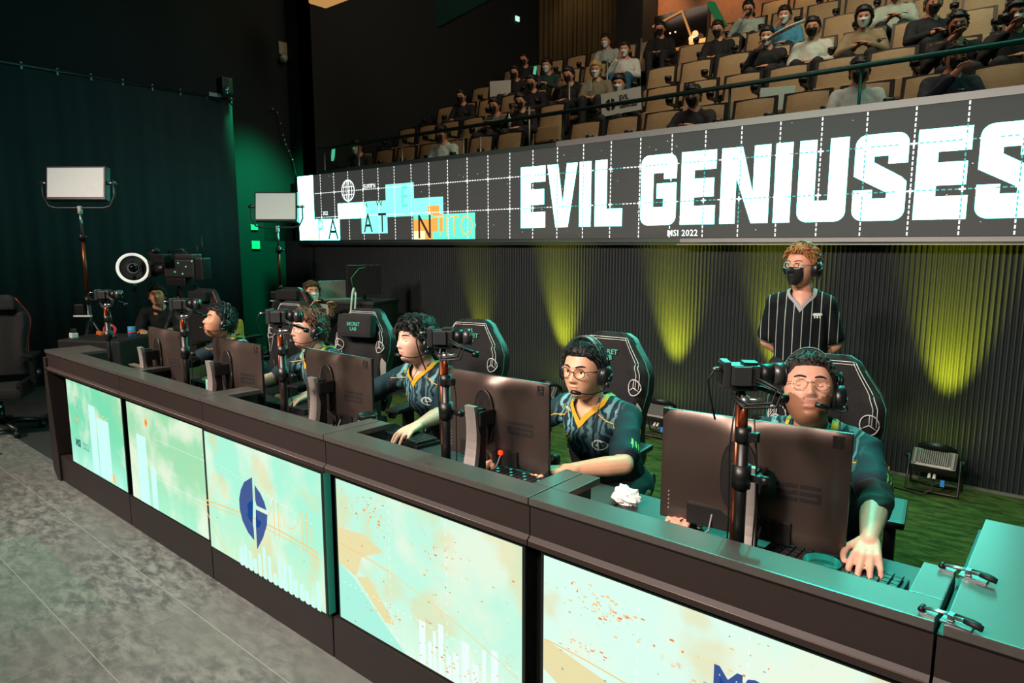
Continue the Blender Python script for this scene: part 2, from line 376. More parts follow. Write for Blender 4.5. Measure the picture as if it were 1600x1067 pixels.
# dashed grid
YD = YS-.0006; xg = [-8.064+.3065*k for k in range(34)]
for i, x in enumerate(xg):
    z = 1.766
    while z < 2.63:
        inside = b_ < z < t and -4.54 < x < -.3 and any(a0 < x < a1 for a0, a1 in ((-4.54, -4.41), (-4.16, -4.05), (-3.82, -3.68), (-3.14, -3.02), (-2.63, -2.44), (-2.3, -2.2), (-1.7, -1.64), (-1.38, -1.3), (-1.06, -1.04), (-.8, -.7), (-.45, -.38)))
        rct(x-.0048, z, x+.0048, min(z+.024, 2.642), DT if inside else DW, YD); z += .037
for zz in (2.393, 2.071):
    x = -8.2
    while x < 2.2:
        rct(x, zz-.0045, x+.024, zz+.0045, DT if (-4.54 < x < -3.34 or -3.14 < x < -.3) and (int((x+9)*9) % 4 != 3) else DW, YD); x += .038
    for x in xg: rct(x-.02, zz-.006, x+.02, zz+.006, DW, YD-.0004); rct(x-.006, zz-.02, x+.006, zz+.02, DW, YD-.0004)
for k in range(150):
    x = random.uniform(-8, 1.5); z = random.uniform(1.78, 2.63); s_ = random.choice((.002, .003, .005)); rct(x, z, x+s_*1.5, z+s_, DW, YS-.0002)
# left-hand graphics
flat([(-8.61, 2.643), (-8.236, 2.643), (-8.238, 2.05), (-7.66, 2.04), (-7.67, 1.764), (-8.61, 1.764)], LW, YS-.0001)
rct(-7.687, 2.04, -5.69, 2.243, LTE, YS-.0001); rct(-6.70, 2.243, -6.184, 2.43, LTE, YS-.0001); rct(-7.687, 2.04, -7.1, 2.235, LW, YS-.0003)
rct(-7.195, 1.843, -6.68, 2.045, LTE, YS-.0001); rct(-6.2, 1.764, -5.193, 2.05, TQ, YS-.0001)
rct(-6.2, 1.764, -5.87, 2.0, ORG, YS-.0003); rct(-6.2, 1.764, -6.0, 1.86, CRM, YS-.0005); rct(-5.87, 1.85, -5.7, 2.05, ORG, YS-.0003)
rct(-5.95, 2.05, -5.75, 2.15, ORG, YS-.0003); rct(-8.4, 1.77, -8.2, 1.80, CRM, YS-.0005)
def put(txt, size, x, z, m, sx=1, off=0, y=YD-.0006, align='LEFT', space=1):
    vs, fs = text_mesh(txt, size, align, off, sx, space=space); mb.add([(x+p[0], y, z+p[1]) for p in vs], fs, m)
put('P', .40, -8.17, 1.775, TQ, .7); put('A', .40, -7.93, 1.775, BK, .9); put('A', .34, -7.15, 1.86, BK, .8); put('T', .34, -6.86, 1.86, BK, .8)
put('N', .40, -6.14, 1.775, BK, .85); put('TTIO', .36, -5.86, 1.79, TQ, .85, -.004); put('TITO', .34, -5.83, 1.80, ORG, .8, -.006)
put('E', .36, -6.42, 2.15, TQ, .75); put('I', .1, -7.62, 2.18, BK); put('A', .14, -7.15, 2.17, BK); put('W', .14, -6.9, 2.17, BK)
put('35.0978°N', .075, -7.14, 2.405, DW, .75, .001); put('2022', .07, -8.035, 2.10, DW, .85, .001)
put('MSI 2022', .075, -2.875, 1.777, DW, .95, .0012, space=1.08)
# globe emblem
for sxx in (1, .62, .25):
    n = 24; ro = (.14*sxx, .14); pts = [(-7.455+ro[0]*cos(2*PI*k/n), 2.397+ro[1]*sin(2*PI*k/n)) for k in range(n)]
    th = .016 if sxx == 1 else .010
    for k in range(n):
        p, q = pts[k], pts[(k+1) % n]; c0 = (-7.455, 2.397)
        pi = (p[0]-(p[0]-c0[0])*th/.14, p[1]-(p[1]-c0[1])*th/.14) if sxx == 1 else (p[0]-th, p[1]); qi = (q[0]-(q[0]-c0[0])*th/.14, q[1]-(q[1]-c0[1])*th/.14) if sxx == 1 else (q[0]-th, q[1])
        flat([p, q, qi, pi], DW, YD-.001)
rct(-7.46, 2.26, -7.45, 2.535, DW, YD-.001); rct(-7.56, 2.34, -7.35, 2.35, DW, YD-.001); rct(-7.56, 2.44, -7.35, 2.45, DW, YD-.001)
mb.build('display', led, recalc=False, M=LM)
mb = MB()
for a, b2 in (((-8.64, 5.497, 1.755), (2.3, 5.52, 1.763)), ((-8.64, 5.497, 2.643), (2.3, 5.52, 2.647)), ((-8.64, 5.497, 1.755), (-8.62, 5.52, 2.647))): mb.box(a, b2, fas)
mb.build('frame', led, M=LM)

# ================================================================ BALCONY RAIL
rail = thing('balcony_handrail', 'thin dark green metal handrail along the front of the balcony', 'railing', (-4, 5.95, 2.32))
rm = mat('rail_paint', '16302b', .35, .5); rpm = mat('rail_post_metal', '9c9d93', .4, .7)
mb = MB(); mb.tube([(-8.75, 5.95, 3.07), (3.3, 5.95, 3.07)], .021, rm, 10); mb.build('top_rail', rail, M=T(4, -5.95, -2.32))
for i, x in enumerate((-8.6, -7.8, -6.9, -5.8, -4.35, -2.55, -1.5, -.2)):
    mb = MB(); mb.cyl((x, 5.95, 2.32), (x, 5.95, 3.05), .012, rm if x > -5 else rpm, 8); mb.build('post', rail, M=T(4, -5.95, -2.32))
rail2 = thing('aisle_handrail', 'pale slim aisle posts beside the balcony steps', 'railing', (-5.9, 7, 2.32))
for i, (x, r) in enumerate(((-6.35, 1), (-6.3, 2), (-6.3, 3), (-6.25, 4), (-6.2, 5))):
    mb = MB(); mb.cyl((x, ROWY(r)-.5, ROWZ(r)), (x, ROWY(r)-.5, ROWZ(r)+.8), .014, rpm, 8); mb.build('post', rail2, M=T(5.9, -7, -2.32))
# ================================================================ DESK
lam = mat('desk_laminate', '4a4643', .30, noise_amt=.18, nscale=60, spec=.9)
fac = mat('desk_fascia_brown', '291f1d', .5, noise_amt=.12, nscale=50)
pli = mat('desk_plinth', '241d1b', .5); dk = mat('desk_black', '141415', .5); edge = mat('desk_edge_strip', '6c5a50', .4)
bez = mat('panel_bezel', '101513', .3)
def panel_mat(name, top, bot, orange, cream, seed, streak=.35, blob=0):
    g = NG(name)
    n1 = g.noise(g.vec(3, 1, 3, loc=(seed, 0, 0)), 1.3, 3); n2 = g.noise(g.vec(1, 1, .22, loc=(seed, 0, 3)), 16, 4, .6)
    n3 = g.noise(g.vec(2, 1, 2, loc=(seed, 2, 0)), 9, 8, .75); n4 = g.noise(g.vec(1, 1, 1, loc=(seed, 5, 0)), 3.2, 3)
    c = g.mix(g.ss(g.z, .05, .55), bot, top)
    c = g.mix(g.op('MULTIPLY', g.ss(n1, .45, .7), .8), c, (.92, 1.0, .80))
    low = g.ss(g.z, .40, .02)
    c = g.mix(g.op('MULTIPLY', g.op('MULTIPLY', g.ss(n2, .50, .56), low), streak), c, (.75, 1.15, 1.1))
    c = g.mix(g.op('MULTIPLY', g.ss(n4, .52, .62), cream), c, (.86, .74, .34))
    m2 = g.op('MULTIPLY', g.ss(n3, .60, .68), g.ss(n4, .42, .62))
    c = g.mix(g.op('MULTIPLY', m2, orange), c, (.95, .38, .09))
    g.L.new(c, g.b.inputs['Emission Color']); g.b.inputs['Emission Strength'].default_value = .92
    return g.out((.02, .02, .02), .25)
PM = [panel_mat('panel_art_one', (.20, .80, .48), (.42, 1.0, .82), .8, .15, 3.1, .6), panel_mat('panel_art_two', (.36, .80, .46), (.40, 1.0, .72), .15, .05, 7.7, .2),
      panel_mat('panel_art_three', (.42, .98, .74), (.70, .95, .62), .25, .55, 12.3, .8), panel_mat('panel_art_four', (.55, 1.0, .80), (.80, 1.0, .80), .9, .5, 19.3, .5),
      panel_mat('panel_art_five', (.75, 1.05, .92), (.95, 1.0, .80), .8, .55, 24.9, .4)]
INK = emis('panel_ink_green', (.0, .16, .12), .8); NAVY = emis('panel_navy', (.01, .07, .30), .9); OR2 = emis('panel_orange_line', (.95, .62, .22), .95); WL = emis('panel_white_line', (.95, 1, .95), 1.0)
GRY = emis('panel_grey_mark', (.35, .45, .36), .8); SUN = emis('panel_sun', (.9, .2, .03), 1.0); CY = emis('panel_tower_white', (.62, 1.06, .98), .95)
ZT, ZS = .958, .785     # ledge top, work surface
DESKL = ['leftmost desk section, its lit mint front panel with small dark lettering and ring marks', 'second desk section from the left with plain mint lit front panel',
         'desk section with navy split-leaf emblem and bridge on its lit panel', 'fourth desk section with orange speckled coastline on its lit front panel',
         'fifth desk section nearest the camera with pale speckled lit front panel']
deskroots = []
for k in range(5):
    x0 = -5.37+1.04*k; x1 = x0+1.036
    root = thing('player_desk', DESKL[k], 'desk', (x0+.52, 1.8, 0), group='player desk sections')
    deskroots.append(root); M = T(-x0-.52, -1.8, 0)
    xa = x0 if k else x0-.30
    mb = MB()
    f0 = .13 if k == 0 else .065
    mb.box((xa, 1.503, ZT-.022), (x1, 1.612, ZT), lam, bev=.003)
    mb.box((xa, 1.6125, ZT-.022), (x0+f0-(0 if k else .1), 1.79, ZT), lam, bev=.003) if k else mb.box((xa, 1.6125, ZT-.022), (x0+.06, 1.79, ZT), lam, bev=.003)
    mb.box((x1-.065, 1.6125, ZT-.022), (x1, 1.79, ZT), lam, bev=.003)
    mb.build('ledge_top', root, M=M)
    mb = MB()
    mb.prism([(1.503, ZT-.023), (1.512, ZT-.032), (1.512, .838), (1.500, .826), (1.500, .808), (1.540, .800), (1.58, .800), (1.58, ZT-.023)], xa, x1, fac, 'yz')
    mb.tube([(xa+.002, 1.4995, .826), (x1-.002, 1.4995, .826)], .0022, edge, 5)
    mb.build('fascia_panel', root, M=M)
    mb = MB()
    mb.box((x0, 1.58, .19), (x1, 1.612, ZT-.023), dk)
    for a, b2 in ((xa if k == 0 else x0, x0+.03 if k else x0+.06), (x1-.03, x1)): mb.box((a, 1.612, .0), (b2, 1.79, ZT-.023), dk)
    mb.box((x0+.002, 2.10, .02), (x1-.002, 2.13, ZS-.04), dk)
    mb.build('carcass', root, M=M)
    mb = MB(); mb.box((x0+.001, 1.613, ZS-.03), (x1-.001, 2.155, ZS), mat('work_surface', '2b2c2d', .42, noise_amt=.12, nscale=80, spec=.5), bev=.003); mb.build('work_surface', root, M=M)
    mb = MB(); mb.box((xa, 1.515, 0), (x1-.004, 1.575, .188), pli, bev=.004)
    if k == 0:
        mb.prism([(xa-.05, .16), (xa-.03, .06), (xa+.04, 0), (xa+.10, 0), (xa+.10, .2), (xa+.02, .8), (xa+.02, .9), (xa-.04, .9)], 1.50, 1.60, pli)
        mb.box((xa-.03, 1.52, .1), (xa-.001, 1.79, ZT-.01), dk)
    mb.build('plinth', root, M=M)
    # lit front panel: a slim display hung under the fascia
    px0, px1 = x0+.045, x1-.035; pz0, pz1 = .200, .786
    yp = 1.490 if k == 2 else 1.522
    if k == 2: px0, px1, pz0, pz1 = -3.238, -2.260, .206, .800
    mb = MB(); mb.box((px0-.012, yp, pz0-.008), (px1+.012, 1.578, pz1+.008), bez, bev=.003); fr = mb.build('front_display', root, M=M)
    tag(fr, 'lit flat display')
    if k == 2:
        mb = MB(); mb.box((px1+.0125, yp+.004, pz0-.004), (px1+.0135, yp+.036, pz1+.004), mat('panel_edge_reflection', '2f7a64', .25, emit=.12, ecol=(.05, .6, .42))); mb.build('edge_reflection', fr, M=M)  # teal reflection on the panel side, put in as a glowing strip
    art = MB(); yy = yp-.0012
    O = (x0+.52, yy, 0)
    art.add([(px0, 0, pz0), (px1, 0, pz0), (px1, 0, pz1), (px0, 0, pz1)], [(0, 1, 2, 3)], PM[k])
    def fl(poly, m, y=-.0006): art.add([(p[0], y, p[1]) for p in poly], [tuple(range(len(poly)))], m)
    def rc(a, b2, c, d, m, y=-.0006): fl([(a, b2), (c, b2), (c, d), (a, d)], m, y)
    def tx(t_, size, x, z, m, sx=1, off=0, y=-.001):
        vs, fs = text_mesh(t_, size, 'LEFT', off, sx); art.add([(x+p[0], y, z+p[1]) for p in vs], fs, m)
    def line(p, q, w_, m, y=-.0008):
        dx, dz = q[0]-p[0], q[1]-p[1]; L_ = math.hypot(dx, dz) or 1; nx, nz = -dz/L_*w_, dx/L_*w_
        fl([(p[0]+nx, p[1]+nz), (q[0]+nx, q[1]+nz), (q[0]-nx, q[1]-nz), (p[0]-nx, p[1]-nz)], m, y)
    def ringm(cx, cz, rx, rz_, w_, m):
        for q in range(24):
            a0, a1 = 2*PI*q/24, 2*PI*(q+1)/24
            fl([(cx+rx*cos(a0), cz+rz_*sin(a0)), (cx+rx*cos(a1), cz+rz_*sin(a1)), (cx+(rx-w_)*cos(a1), cz+(rz_-w_)*sin(a1)), (cx+(rx-w_)*cos(a0), cz+(rz_-w_)*sin(a0))], m, -.0009)
    rr = random.Random(40+k)
    for q in range(70 if k in (0, 3, 4) else 24):       # pixel speckle of the artwork
        a = rr.uniform(px0, px1-.03); z = rr.uniform(pz0, pz1-.02); s_ = rr.choice((.002, .003, .004))
        rc(a, z, a+s_*rr.choice((1, 2, 3)), z+s_, rr.choice((OR2, GRY, SUN if k > 2 else OR2)), -.0007)
    if k == 0:
        tx('MSI', .068, -5.232, .335, INK, .95, .004); tx('2022', .068, -5.10, .333, INK, .85, -.0005)
        ringm(-5.152, .645, .036, .042, .004, GRY); ringm(-5.152, .645, .022, .034, .003, GRY)
        ringm(-5.165, .525, .022, .034, .004, GRY); rc(-5.185, .515, -5.145, .535, OR2); rc(-5.170, .50, -5.160, .56, SUN)
        rc(-4.93, .21, -4.82, .665, CY); rc(-4.80, .21, -4.60, .60, CY)
        for a in (-4.94, -4.91, -4.88, -4.86): rc(a, .665, a+.015, .672, OR2, -.0009)
        for a in range(9): rc(-4.79+a*.022, .60+.01*(a % 3), -4.775+a*.022, .609+.01*(a % 3), OR2, -.0009)
        rc(-4.6, .21, -4.55, .27, OR2, -.0009)
    if k == 1:
        for q in range(10, 0, -1):
            r_ = .006*q; m_ = SUN if q < 4 else (OR2 if q < 6 else None)
            if m_: fl([(-4.015+r_*.8*cos(a*PI/8), .70+r_*sin(a*PI/8)) for a in range(16)], m_, -.0006-.0001*(10-q))
        rc(-4.17, .2, -4.04, .61, CY); rc(-4.0, .2, -3.93, .45, CY); line((-4.013, .66), (-4.0, .3), .001, OR2)
        for q in range(22): rc(-3.9+.028*q, .62, -3.886+.028*q, .623, WL); rc(-3.9+.028*q, .39, -3.886+.028*q, .393, WL)
    if k == 2:
        for pts in ([(-2.7957, .6647), (-2.7985, .555), (-2.832, .540), (-2.852, .522), (-2.8302, .522), (-2.818, .515), (-2.818, .478), (-2.862, .478), (-2.845, .455), (-2.812, .440), (-2.806, .415), (-2.806, .362), (-2.86, .385), (-2.905, .43), (-2.925, .48), (-2.925, .53), (-2.905, .58), (-2.87, .625)],
                    [(-2.7775, .633), (-2.73, .605), (-2.70, .572), (-2.684, .538), (-2.768, .538), (-2.763, .548), (-2.7775, .560)],
                    [(-2.7775, .518), (-2.680, .518), (-2.688, .468), (-2.725, .40), (-2.785, .325), (-2.785, .43), (-2.755, .440), (-2.738, .458), (-2.7375, .472), (-2.7775, .472)]):
            # triangulate the concave outline
            bm_ = bmesh.new(); f_ = bm_.faces.new([bm_.verts.new((p[0], 0, p[1])) for p in pts]); bmesh.ops.triangulate(bm_, faces=[f_]); art.addbm(bm_, NAVY, M=T(0, -.0016, 0))
        prev = None
        for q in range(25):
            u = q/24; p = (-3.27+.97*u, .44+.045*sin(u*2.2)-.02*u)
            if prev: line(prev, p, .0035, OR2); line((prev[0], prev[1]-.022), (p[0], p[1]-.022), .002, OR2)
            rc(p[0]-.001, p[1]-.10 if q % 3 == 0 else p[1]-.02, p[0]+.001, p[1], OR2); prev = p
        for tx_, hh in ((-2.625, .13), (-2.59, .13), (-2.405, .14), (-2.375, .14)):
            rc(tx_-.003, .43, tx_+.003, .47+hh, OR2)
        def cat_(xa_, za, xb, zb, sag):
            pr = None
            for q in range(13):
                u = q/12; p = (xa_+(xb-xa_)*u, za+(zb-za)*u-sag*4*u*(1-u))
                if pr: line(pr, p, .0016, OR2)
                if q % 2: rc(p[0]-.0007, .48, p[0]+.0007, p[1], OR2)
                pr = p
        cat_(-2.59, .60, -2.405, .61, .10); cat_(-2.72, .50, -2.625, .60, .03); cat_(-2.375, .61, -2.31, .52, .02)
        pr = None
        for q in range(9):
            p = (-3.3+.22*(q/8), .43-.21*(q/8)**.8)
            if pr: line(pr, p, .003, OR2)
            pr = p
        for q in range(16): a = -2.95+.042*q; rc(a, .2, a+.025, .24+.12*rr.random(), CY, -.0005)
        for q in range(26): rc(-3.27+.037*q, .67-.004*q, -3.26+.037*q, .673-.004*q, WL)
    if k >= 3:
        SAND = emis('panel_sand', (.86, .78, .42), .92); WT = emis('panel_tower_pale', (.86, 1.06, 1.0), .95); MINT = emis('panel_mint', (.42, .95, .78), .92)
        X_ = lambda u: px0+u*(px1-px0); Z_ = lambda v: pz0+v*(pz1-pz0)
        if k == 3:
            fl([(X_(0), Z_(.40)), (X_(.10), Z_(.34)), (X_(.30), Z_(.12)), (X_(.42), Z_(.0)), (X_(0), Z_(.0))], MINT, -.0002)
            fl([(X_(0), Z_(.40)), (X_(0), Z_(.66)), (X_(.18), Z_(.68)), (X_(.30), Z_(.62)), (X_(.16), Z_(.52)), (X_(.12), Z_(.36))], SAND, -.0003)
            fl([(X_(.12), Z_(.36)), (X_(.30), Z_(.14)), (X_(.36), Z_(.16)), (X_(.20), Z_(.40))], SAND, -.0003)
        else:
            fl([(X_(.0), Z_(.55)), (X_(.30), Z_(.45)), (X_(.75), Z_(.0)), (X_(.45), Z_(.0)), (X_(.0), Z_(.38))], SAND, -.0002)
        a = X_(.50)
        while a < X_(.97):
            w_ = rr.uniform(.012, .035); rc(a, pz0+.003, min(a+w_, px1-.004), pz0+.04+.16*rr.random(), WT, -.0005); a += w_+rr.uniform(.004, .02)
        pr = None
        for q in range(20):
            u = q/19; p = (px0+.01+.93*u, .52-.02*u-.16*u*u)
            if pr: line(pr, p, .0022, OR2 if u < .35 else SAND)
            pr = p
        for q in range(26): rc(px0+.03+.036*q, .36, px0+.045+.036*q, .3625, WL)
        for q in range(16): rc(px0+.32, pz0+.02+.036*q, px0+.3225, pz0+.035+.036*q, WL); rc(px0+.62, pz0+.02+.036*q, px0+.6225, pz0+.035+.036*q, WL)
        for cx_, cz_, sp, nn_ in ((.22, .84, .07, 90), (.12, .60, .05, 25), (.62, .72, .12, 40), (.70, .10, .08, 60), (.35, .22, .05, 30)):
            for q in range(nn_):
                a = rr.gauss(X_(cx_), sp); z = rr.gauss(Z_(cz_), sp*.35)
                if px0+.01 < a < px1-.02 and pz0+.01 < z < pz1-.014: rc(a, z, a+rr.choice((.003, .006, .012)), z+rr.choice((.002, .004, .006)), rr.choice((OR2, OR2, SUN, SAND)), -.0007)
    if k == 4:
        tx('MSI', .105, -.632, .592, NAVY, 1, .003, -.0018); tx('2022', .105, -.43, .592, NAVY, .9, 0, -.0018)
    art.build('artwork', fr, recalc=False, M=T(*O) if False else M @ T(0, yy, 0))
# closed end section on the right with toggle clamps
root = thing('player_desk', 'flat-topped end desk section at the right, bright teal top', 'desk', (.6, 1.85, 0), group='player desk sections'); M = T(-.6, -1.85, 0)
mb = MB(); mb.box((-.158, 1.503, ZT-.022), (1.3, 2.19, ZT), lam, bev=.003); mb.build('table_top', root, M=M)
mb = MB(); mb.prism([(1.503, ZT-.023), (1.512, ZT-.032), (1.512, .838), (1.500, .826), (1.500, .808), (1.540, .800), (1.58, .800), (1.58, ZT-.023)], -.168, 1.3, fac, 'yz'); mb.tube([(-.15, 1.4995, .826), (1.3, 1.4995, .826)], .0022, edge, 5); mb.build('fascia_panel', root, M=M)
mb = MB(); mb.box((-.168, 1.58, 0), (1.3, 2.16, ZT-.023), dk); mb.build('carcass', root, M=M)
mb = MB(); mb.box((-.168, 1.515, 0), (1.3, 1.575, .188), pli); mb.build('plinth', root, M=M)
mb = MB(); mb.box((-.12, 1.522, .185), (1.25, 1.578, .80), bez); mb.quad([(-.11, 1.5208, .192), (1.24, 1.5208, .192), (1.24, 1.5208, .794), (-.11, 1.5208, .794)], PM[4]); mb.build('front_display', root, M=M, recalc=False)
chrome = mat('clamp_steel', '9aa0a0', .3, .9, noise_amt=0); blkp = mat('black_plastic', '111213', .4, noise_amt=.1); rub = mat('rubber_grip', '08090a', .6)
for y, lb in ((1.525, 'steel toggle clamp joining the desk ledge near its front edge'), (1.77, 'steel toggle clamp joining the desk ledge at its rear corner')):
    root = thing('toggle_clamp', lb, 'clamp', (-.165, y, ZT), -8, group='toggle clamps on the desk joint'); root.scale = (.72, .72, .72)
    mb = MB(); mb.box((-.05, -.014, 0), (-.012, .014, .006), chrome, bev=.001); mb.box((.0, -.02, 0), (.075, .02, .006), chrome, bev=.001); mb.build('base_plate', root)
    mb = MB(); mb.tube([(-.045, 0, .014), (-.01, 0, .018), (.03, .004, .02)], .004, chrome, 8); mb.tube([(-.045, .008, .014), (-.01, .01, .018), (.03, .012, .02)], .003, chrome, 8); mb.cyl((-.05, -.012, .012), (-.05, .014, .012), .008, blkp, 10); mb.build('hook', root)
    mb = MB(); mb.box((.015, -.012, .008), (.03, .012, .026), chrome, bev=.002); mb.tube([(.025, -.008, .02), (.06, -.012, .024), (.10, -.014, .02)], [.006, .006, .005], chrome, 8); mb.tube([(.055, -.012, .024), (.10, -.016, .02)], [.008, .009], rub, 10); mb.tube([(.02, .01, .02), (.07, .01, .02), (.09, .004, .018)], .006, rub, 8); mb.build('lever', root)

# ================================================================ MONITORS
mback = mat('monitor_back', '64564f', .32, .72, noise_amt=.05, nscale=200); mdark = mat('monitor_recess', '1a1818', .5); mlogo = mat('monitor_logo', '110e0e', .7)
sstand = mat('stand_silver', 'b8aea8', .42, .6, noise_amt=.04); scr_off = mat('monitor_glass', '0a0c10', .15, emit=.6, ecol=(.05, .12, .10)); teale = mat('monitor_edge', '1c2422', .3, .3)
redl = mat('red_indicator', 'ff3010', .4, emit=3)
def monitor(xl, yl, xr, yr, label, cable, colx):
    W = math.hypot(xr-xl, yr-yl); H_ = .362; ang = math.degrees(math.atan2(yr-yl, xr-xl))
    cx, cy = (xl+xr)/2, (yl+yr)/2
    root = thing('gaming_monitor', label, 'monitor', (cx, cy, ZS), ang, group='players monitors'); z0 = .034; z1 = z0+H_
    # local: back faces -Y, screen faces +Y
    mb = MB()
    prof = [(-W/2, 0), (-W/2+.006, -.012), (-W*.30, -.022), (W*.30, -.022), (W/2-.006, -.012), (W/2, 0)]
    bm = bmesh.new(); bmesh.ops.create_grid(bm, x_segments=24, y_segments=14, size=.5)
    for q in bm.verts:
        u, v = q.co.x*2, q.co.y*2; e = (1-abs(u)**6)*(1-abs(v)**6)
        bulge = .016*math.exp(-(u*u*3.2+(v-.1)**2*2.2))
        rr_ = math.hypot((u*W/2+.02)/.085, ((v+.0)*H_/2-.02)/.15)
        pod = .016*(1/(1+math.exp((rr_-1)*9)))
        q.co = V((u*W/2, -.010*min(1, e*5)-bulge-pod, z0+(v+1)/2*H_))
    mb.addbm(bm, mback, True)
    mb.box((-W/2, -.001, z0), (W/2, .012, z1), teale, bev=.002)
    mb.build('back_cover', root)
    mb = MB(); mb.box((-W/2+.008, .0122, z0+.014), (W/2-.008, .0135, z1-.008), scr_off); mb.build('screen', root)
    # emblem bars
    mb = MB(); lx, lz = W*.155, z0+H_*.40; u = .012
    def yb(x, z): 
        uu, vv = x/(W/2), (z-z0)/H_*2-1; rr_ = math.hypot((uu*W/2+.02)/.085, (vv*H_/2-.02)/.15)
        return -.010-.016*math.exp(-(uu*uu*3.2+(vv-.1)**2*2.2))-.016*(1/(1+math.exp((rr_-1)*9)))-.0012
    def br(a, b2, c, d):
        mb.quad([(lx+a, yb(lx+a, lz+b2), lz+b2), (lx+c, yb(lx+c, lz+b2), lz+b2), (lx+c, yb(lx+c, lz+d), lz+d), (lx+a, yb(lx+a, lz+d), lz+d)], mlogo)
    for o_ in (0, .064):
        br(o_, .040, o_+.058, .051); br(o_, 0, o_+.058, .011); br(o_, .020, o_+.058, .031)
    br(.0, .011, .010, .020); br(.112, .011, .122, .020)
    mb.build('bar_emblem', root, recalc=False); mb = MB()
    ex, ez = W/2-.05, z1-.045; mb.quad([(ex, yb(ex, ez), ez), (ex+.03, yb(ex+.03, ez), ez), (ex+.03, yb(ex+.03, ez+.036), ez+.036), (ex, yb(ex, ez+.036), ez+.036)], mlogo)
    mb.tube([(ex+.015+.009*cos(a*.524), yb(ex, ez)-.0012, ez+.018+.012*sin(a*.524)) for a in range(13)], .001, mback, 4)
    mb.build('corner_badge', root)
    mb = MB(); mb.box((-W*.33, -.020, z0+.004), (-W*.04, -.006, z0+.075), mdark, bev=.006); mb.box((W*.0, -.021, z0+.004), (W*.24, -.006, z0+.075), mdark, bev=.006)
    for q in range(5): mb.box((-W/2+.03, -.013, z0+.035+.014*q), (-W/2+.034, -.010, z0+.040+.014*q), sstand)
    mb.build('connector_bay', root)
    # oval pod with vents
    mb = MB(); n = 28; ov = [(-.02+.052*cos(2*PI*k/n), z0+H_*.5+.012+.115*math.copysign(abs(sin(2*PI*k/n))**.8, sin(2*PI*k/n))) for k in range(n)]
    mb.prism(ov, -.048, -.030, mdark); mb.tube([(p[0], -.048, p[1]) for p in ov]+[(ov[0][0], -.048, ov[0][1])], .0022, mback, 6)
    for sx_ in (-1, 1):
        for q in range(5): mb.box((-.02+sx_*.02-.012+q*.005, -.0495, z0+H_*.5+.075-.012*math.sqrt(1-(q/2-1)**2*.7)), (-.02+sx_*.02-.0095+q*.005, -.048, z0+H_*.5+.075+.012*math.sqrt(1-(q/2-1)**2*.7)), mback)
    mb.build('stand_pod', root)
    # stand: curved silver column and base
    colx = colx; yc = -.17
    mb = MB(); vs = []; n = 10
    for k in range(n+1):
        u_ = k/n; z = .012+.285*u_; y = yc+.015*sin(u_*PI)-.035*(1-u_)**2+.02; wd = .026+.004*(1-u_); xo = colx+.014*(1-u_)**2
        vs += [(xo-wd, y, z), (xo+wd, y, z), (xo+wd, y+.022, z), (xo-wd, y+.022, z)]
    fs = [(4*k+a, 4*k+(a+1) % 4, 4*k+4+(a+1) % 4, 4*k+4+a) for k in range(n) for a in range(4)]+[(0, 1, 2, 3), (4*n, 4*n+1, 4*n+2, 4*n+3)]
    mb.add(vs, fs, sstand); mb.box((colx-.022, yc+.042, .02), (colx+.03, yc+.085, .285), mdark, bev=.008)
    mb.build('stand_column', root)
    mb = MB(); mb.box((colx-.02, yc+.04, .215), (colx+.04, -.045, .275), mdark, bev=.008); mb.build('tilt_hinge', root)
    mb = MB(); mb.box((colx-.10, yc-.02, 0), (colx+.10, .04, .012), mdark, bev=.004); mb.build('stand_base', root)
    if cable:
        mb = MB(); mb.tube([(.05, -.02, z0+.055), (.045, -.04, z0+.01), (.03, -.06, .012), (.0, -.10, .006)], .0028, mat('cable_grey', '8a8d8c', .5), 6); mb.box((.042, -.03, z0+.05), (.058, -.016, z0+.066), redl if cable == 2 else mdark)
        mb.build('cable', root); mb = MB(); mb.tube([(-.10, -.02, z0+.05), (-.105, -.03, z0+.0), (-.13, -.05, .012), (-.17, -.06, .006)], .0028, mat('cable_grey', '8a8d8c', .5), 6); mb.build('cable', root)
    return root
monitor(-1.01, 1.945, -.460, 2.005, 'grey-backed monitor nearest the camera, in front of the bearded player', 1, .028)
monitor(-2.06, 2.00, -1.512, 2.00, 'grey-backed monitor with glowing red cable plug, left of the second nearest player', 2, .0)
monitor(-3.02, 1.931, -2.483, 1.93, 'grey-backed monitor in front of the player with glasses at the middle desk', 1, .0)
monitor(-3.808, 1.834, -3.276, 1.832, 'grey-backed monitor in front of the farthest player looking down', 0, -.03)
monitor(-4.60, 1.80, -4.10, 1.80, 'farthest grey-backed monitor, standing behind a low black divider', 0, -.03)
# divider box by the far monitor
mb = MB(); mb.box((-4.74, 1.72, ZS), (-4.32, 1.75, .925), dk, bev=.004); mb.box((-4.74, 1.715, .925), (-4.32, 1.755, .93), edge)
mb.box((-4.70, 1.66, ZS), (-4.25, 1.70, .86), dk); mb.box((-4.70, 1.655, .86), (-4.25, 1.705, .864), edge)
tag(mb.build('desk_divider'), 'low black divider board with a pale top edge on the far desk', 'divider')

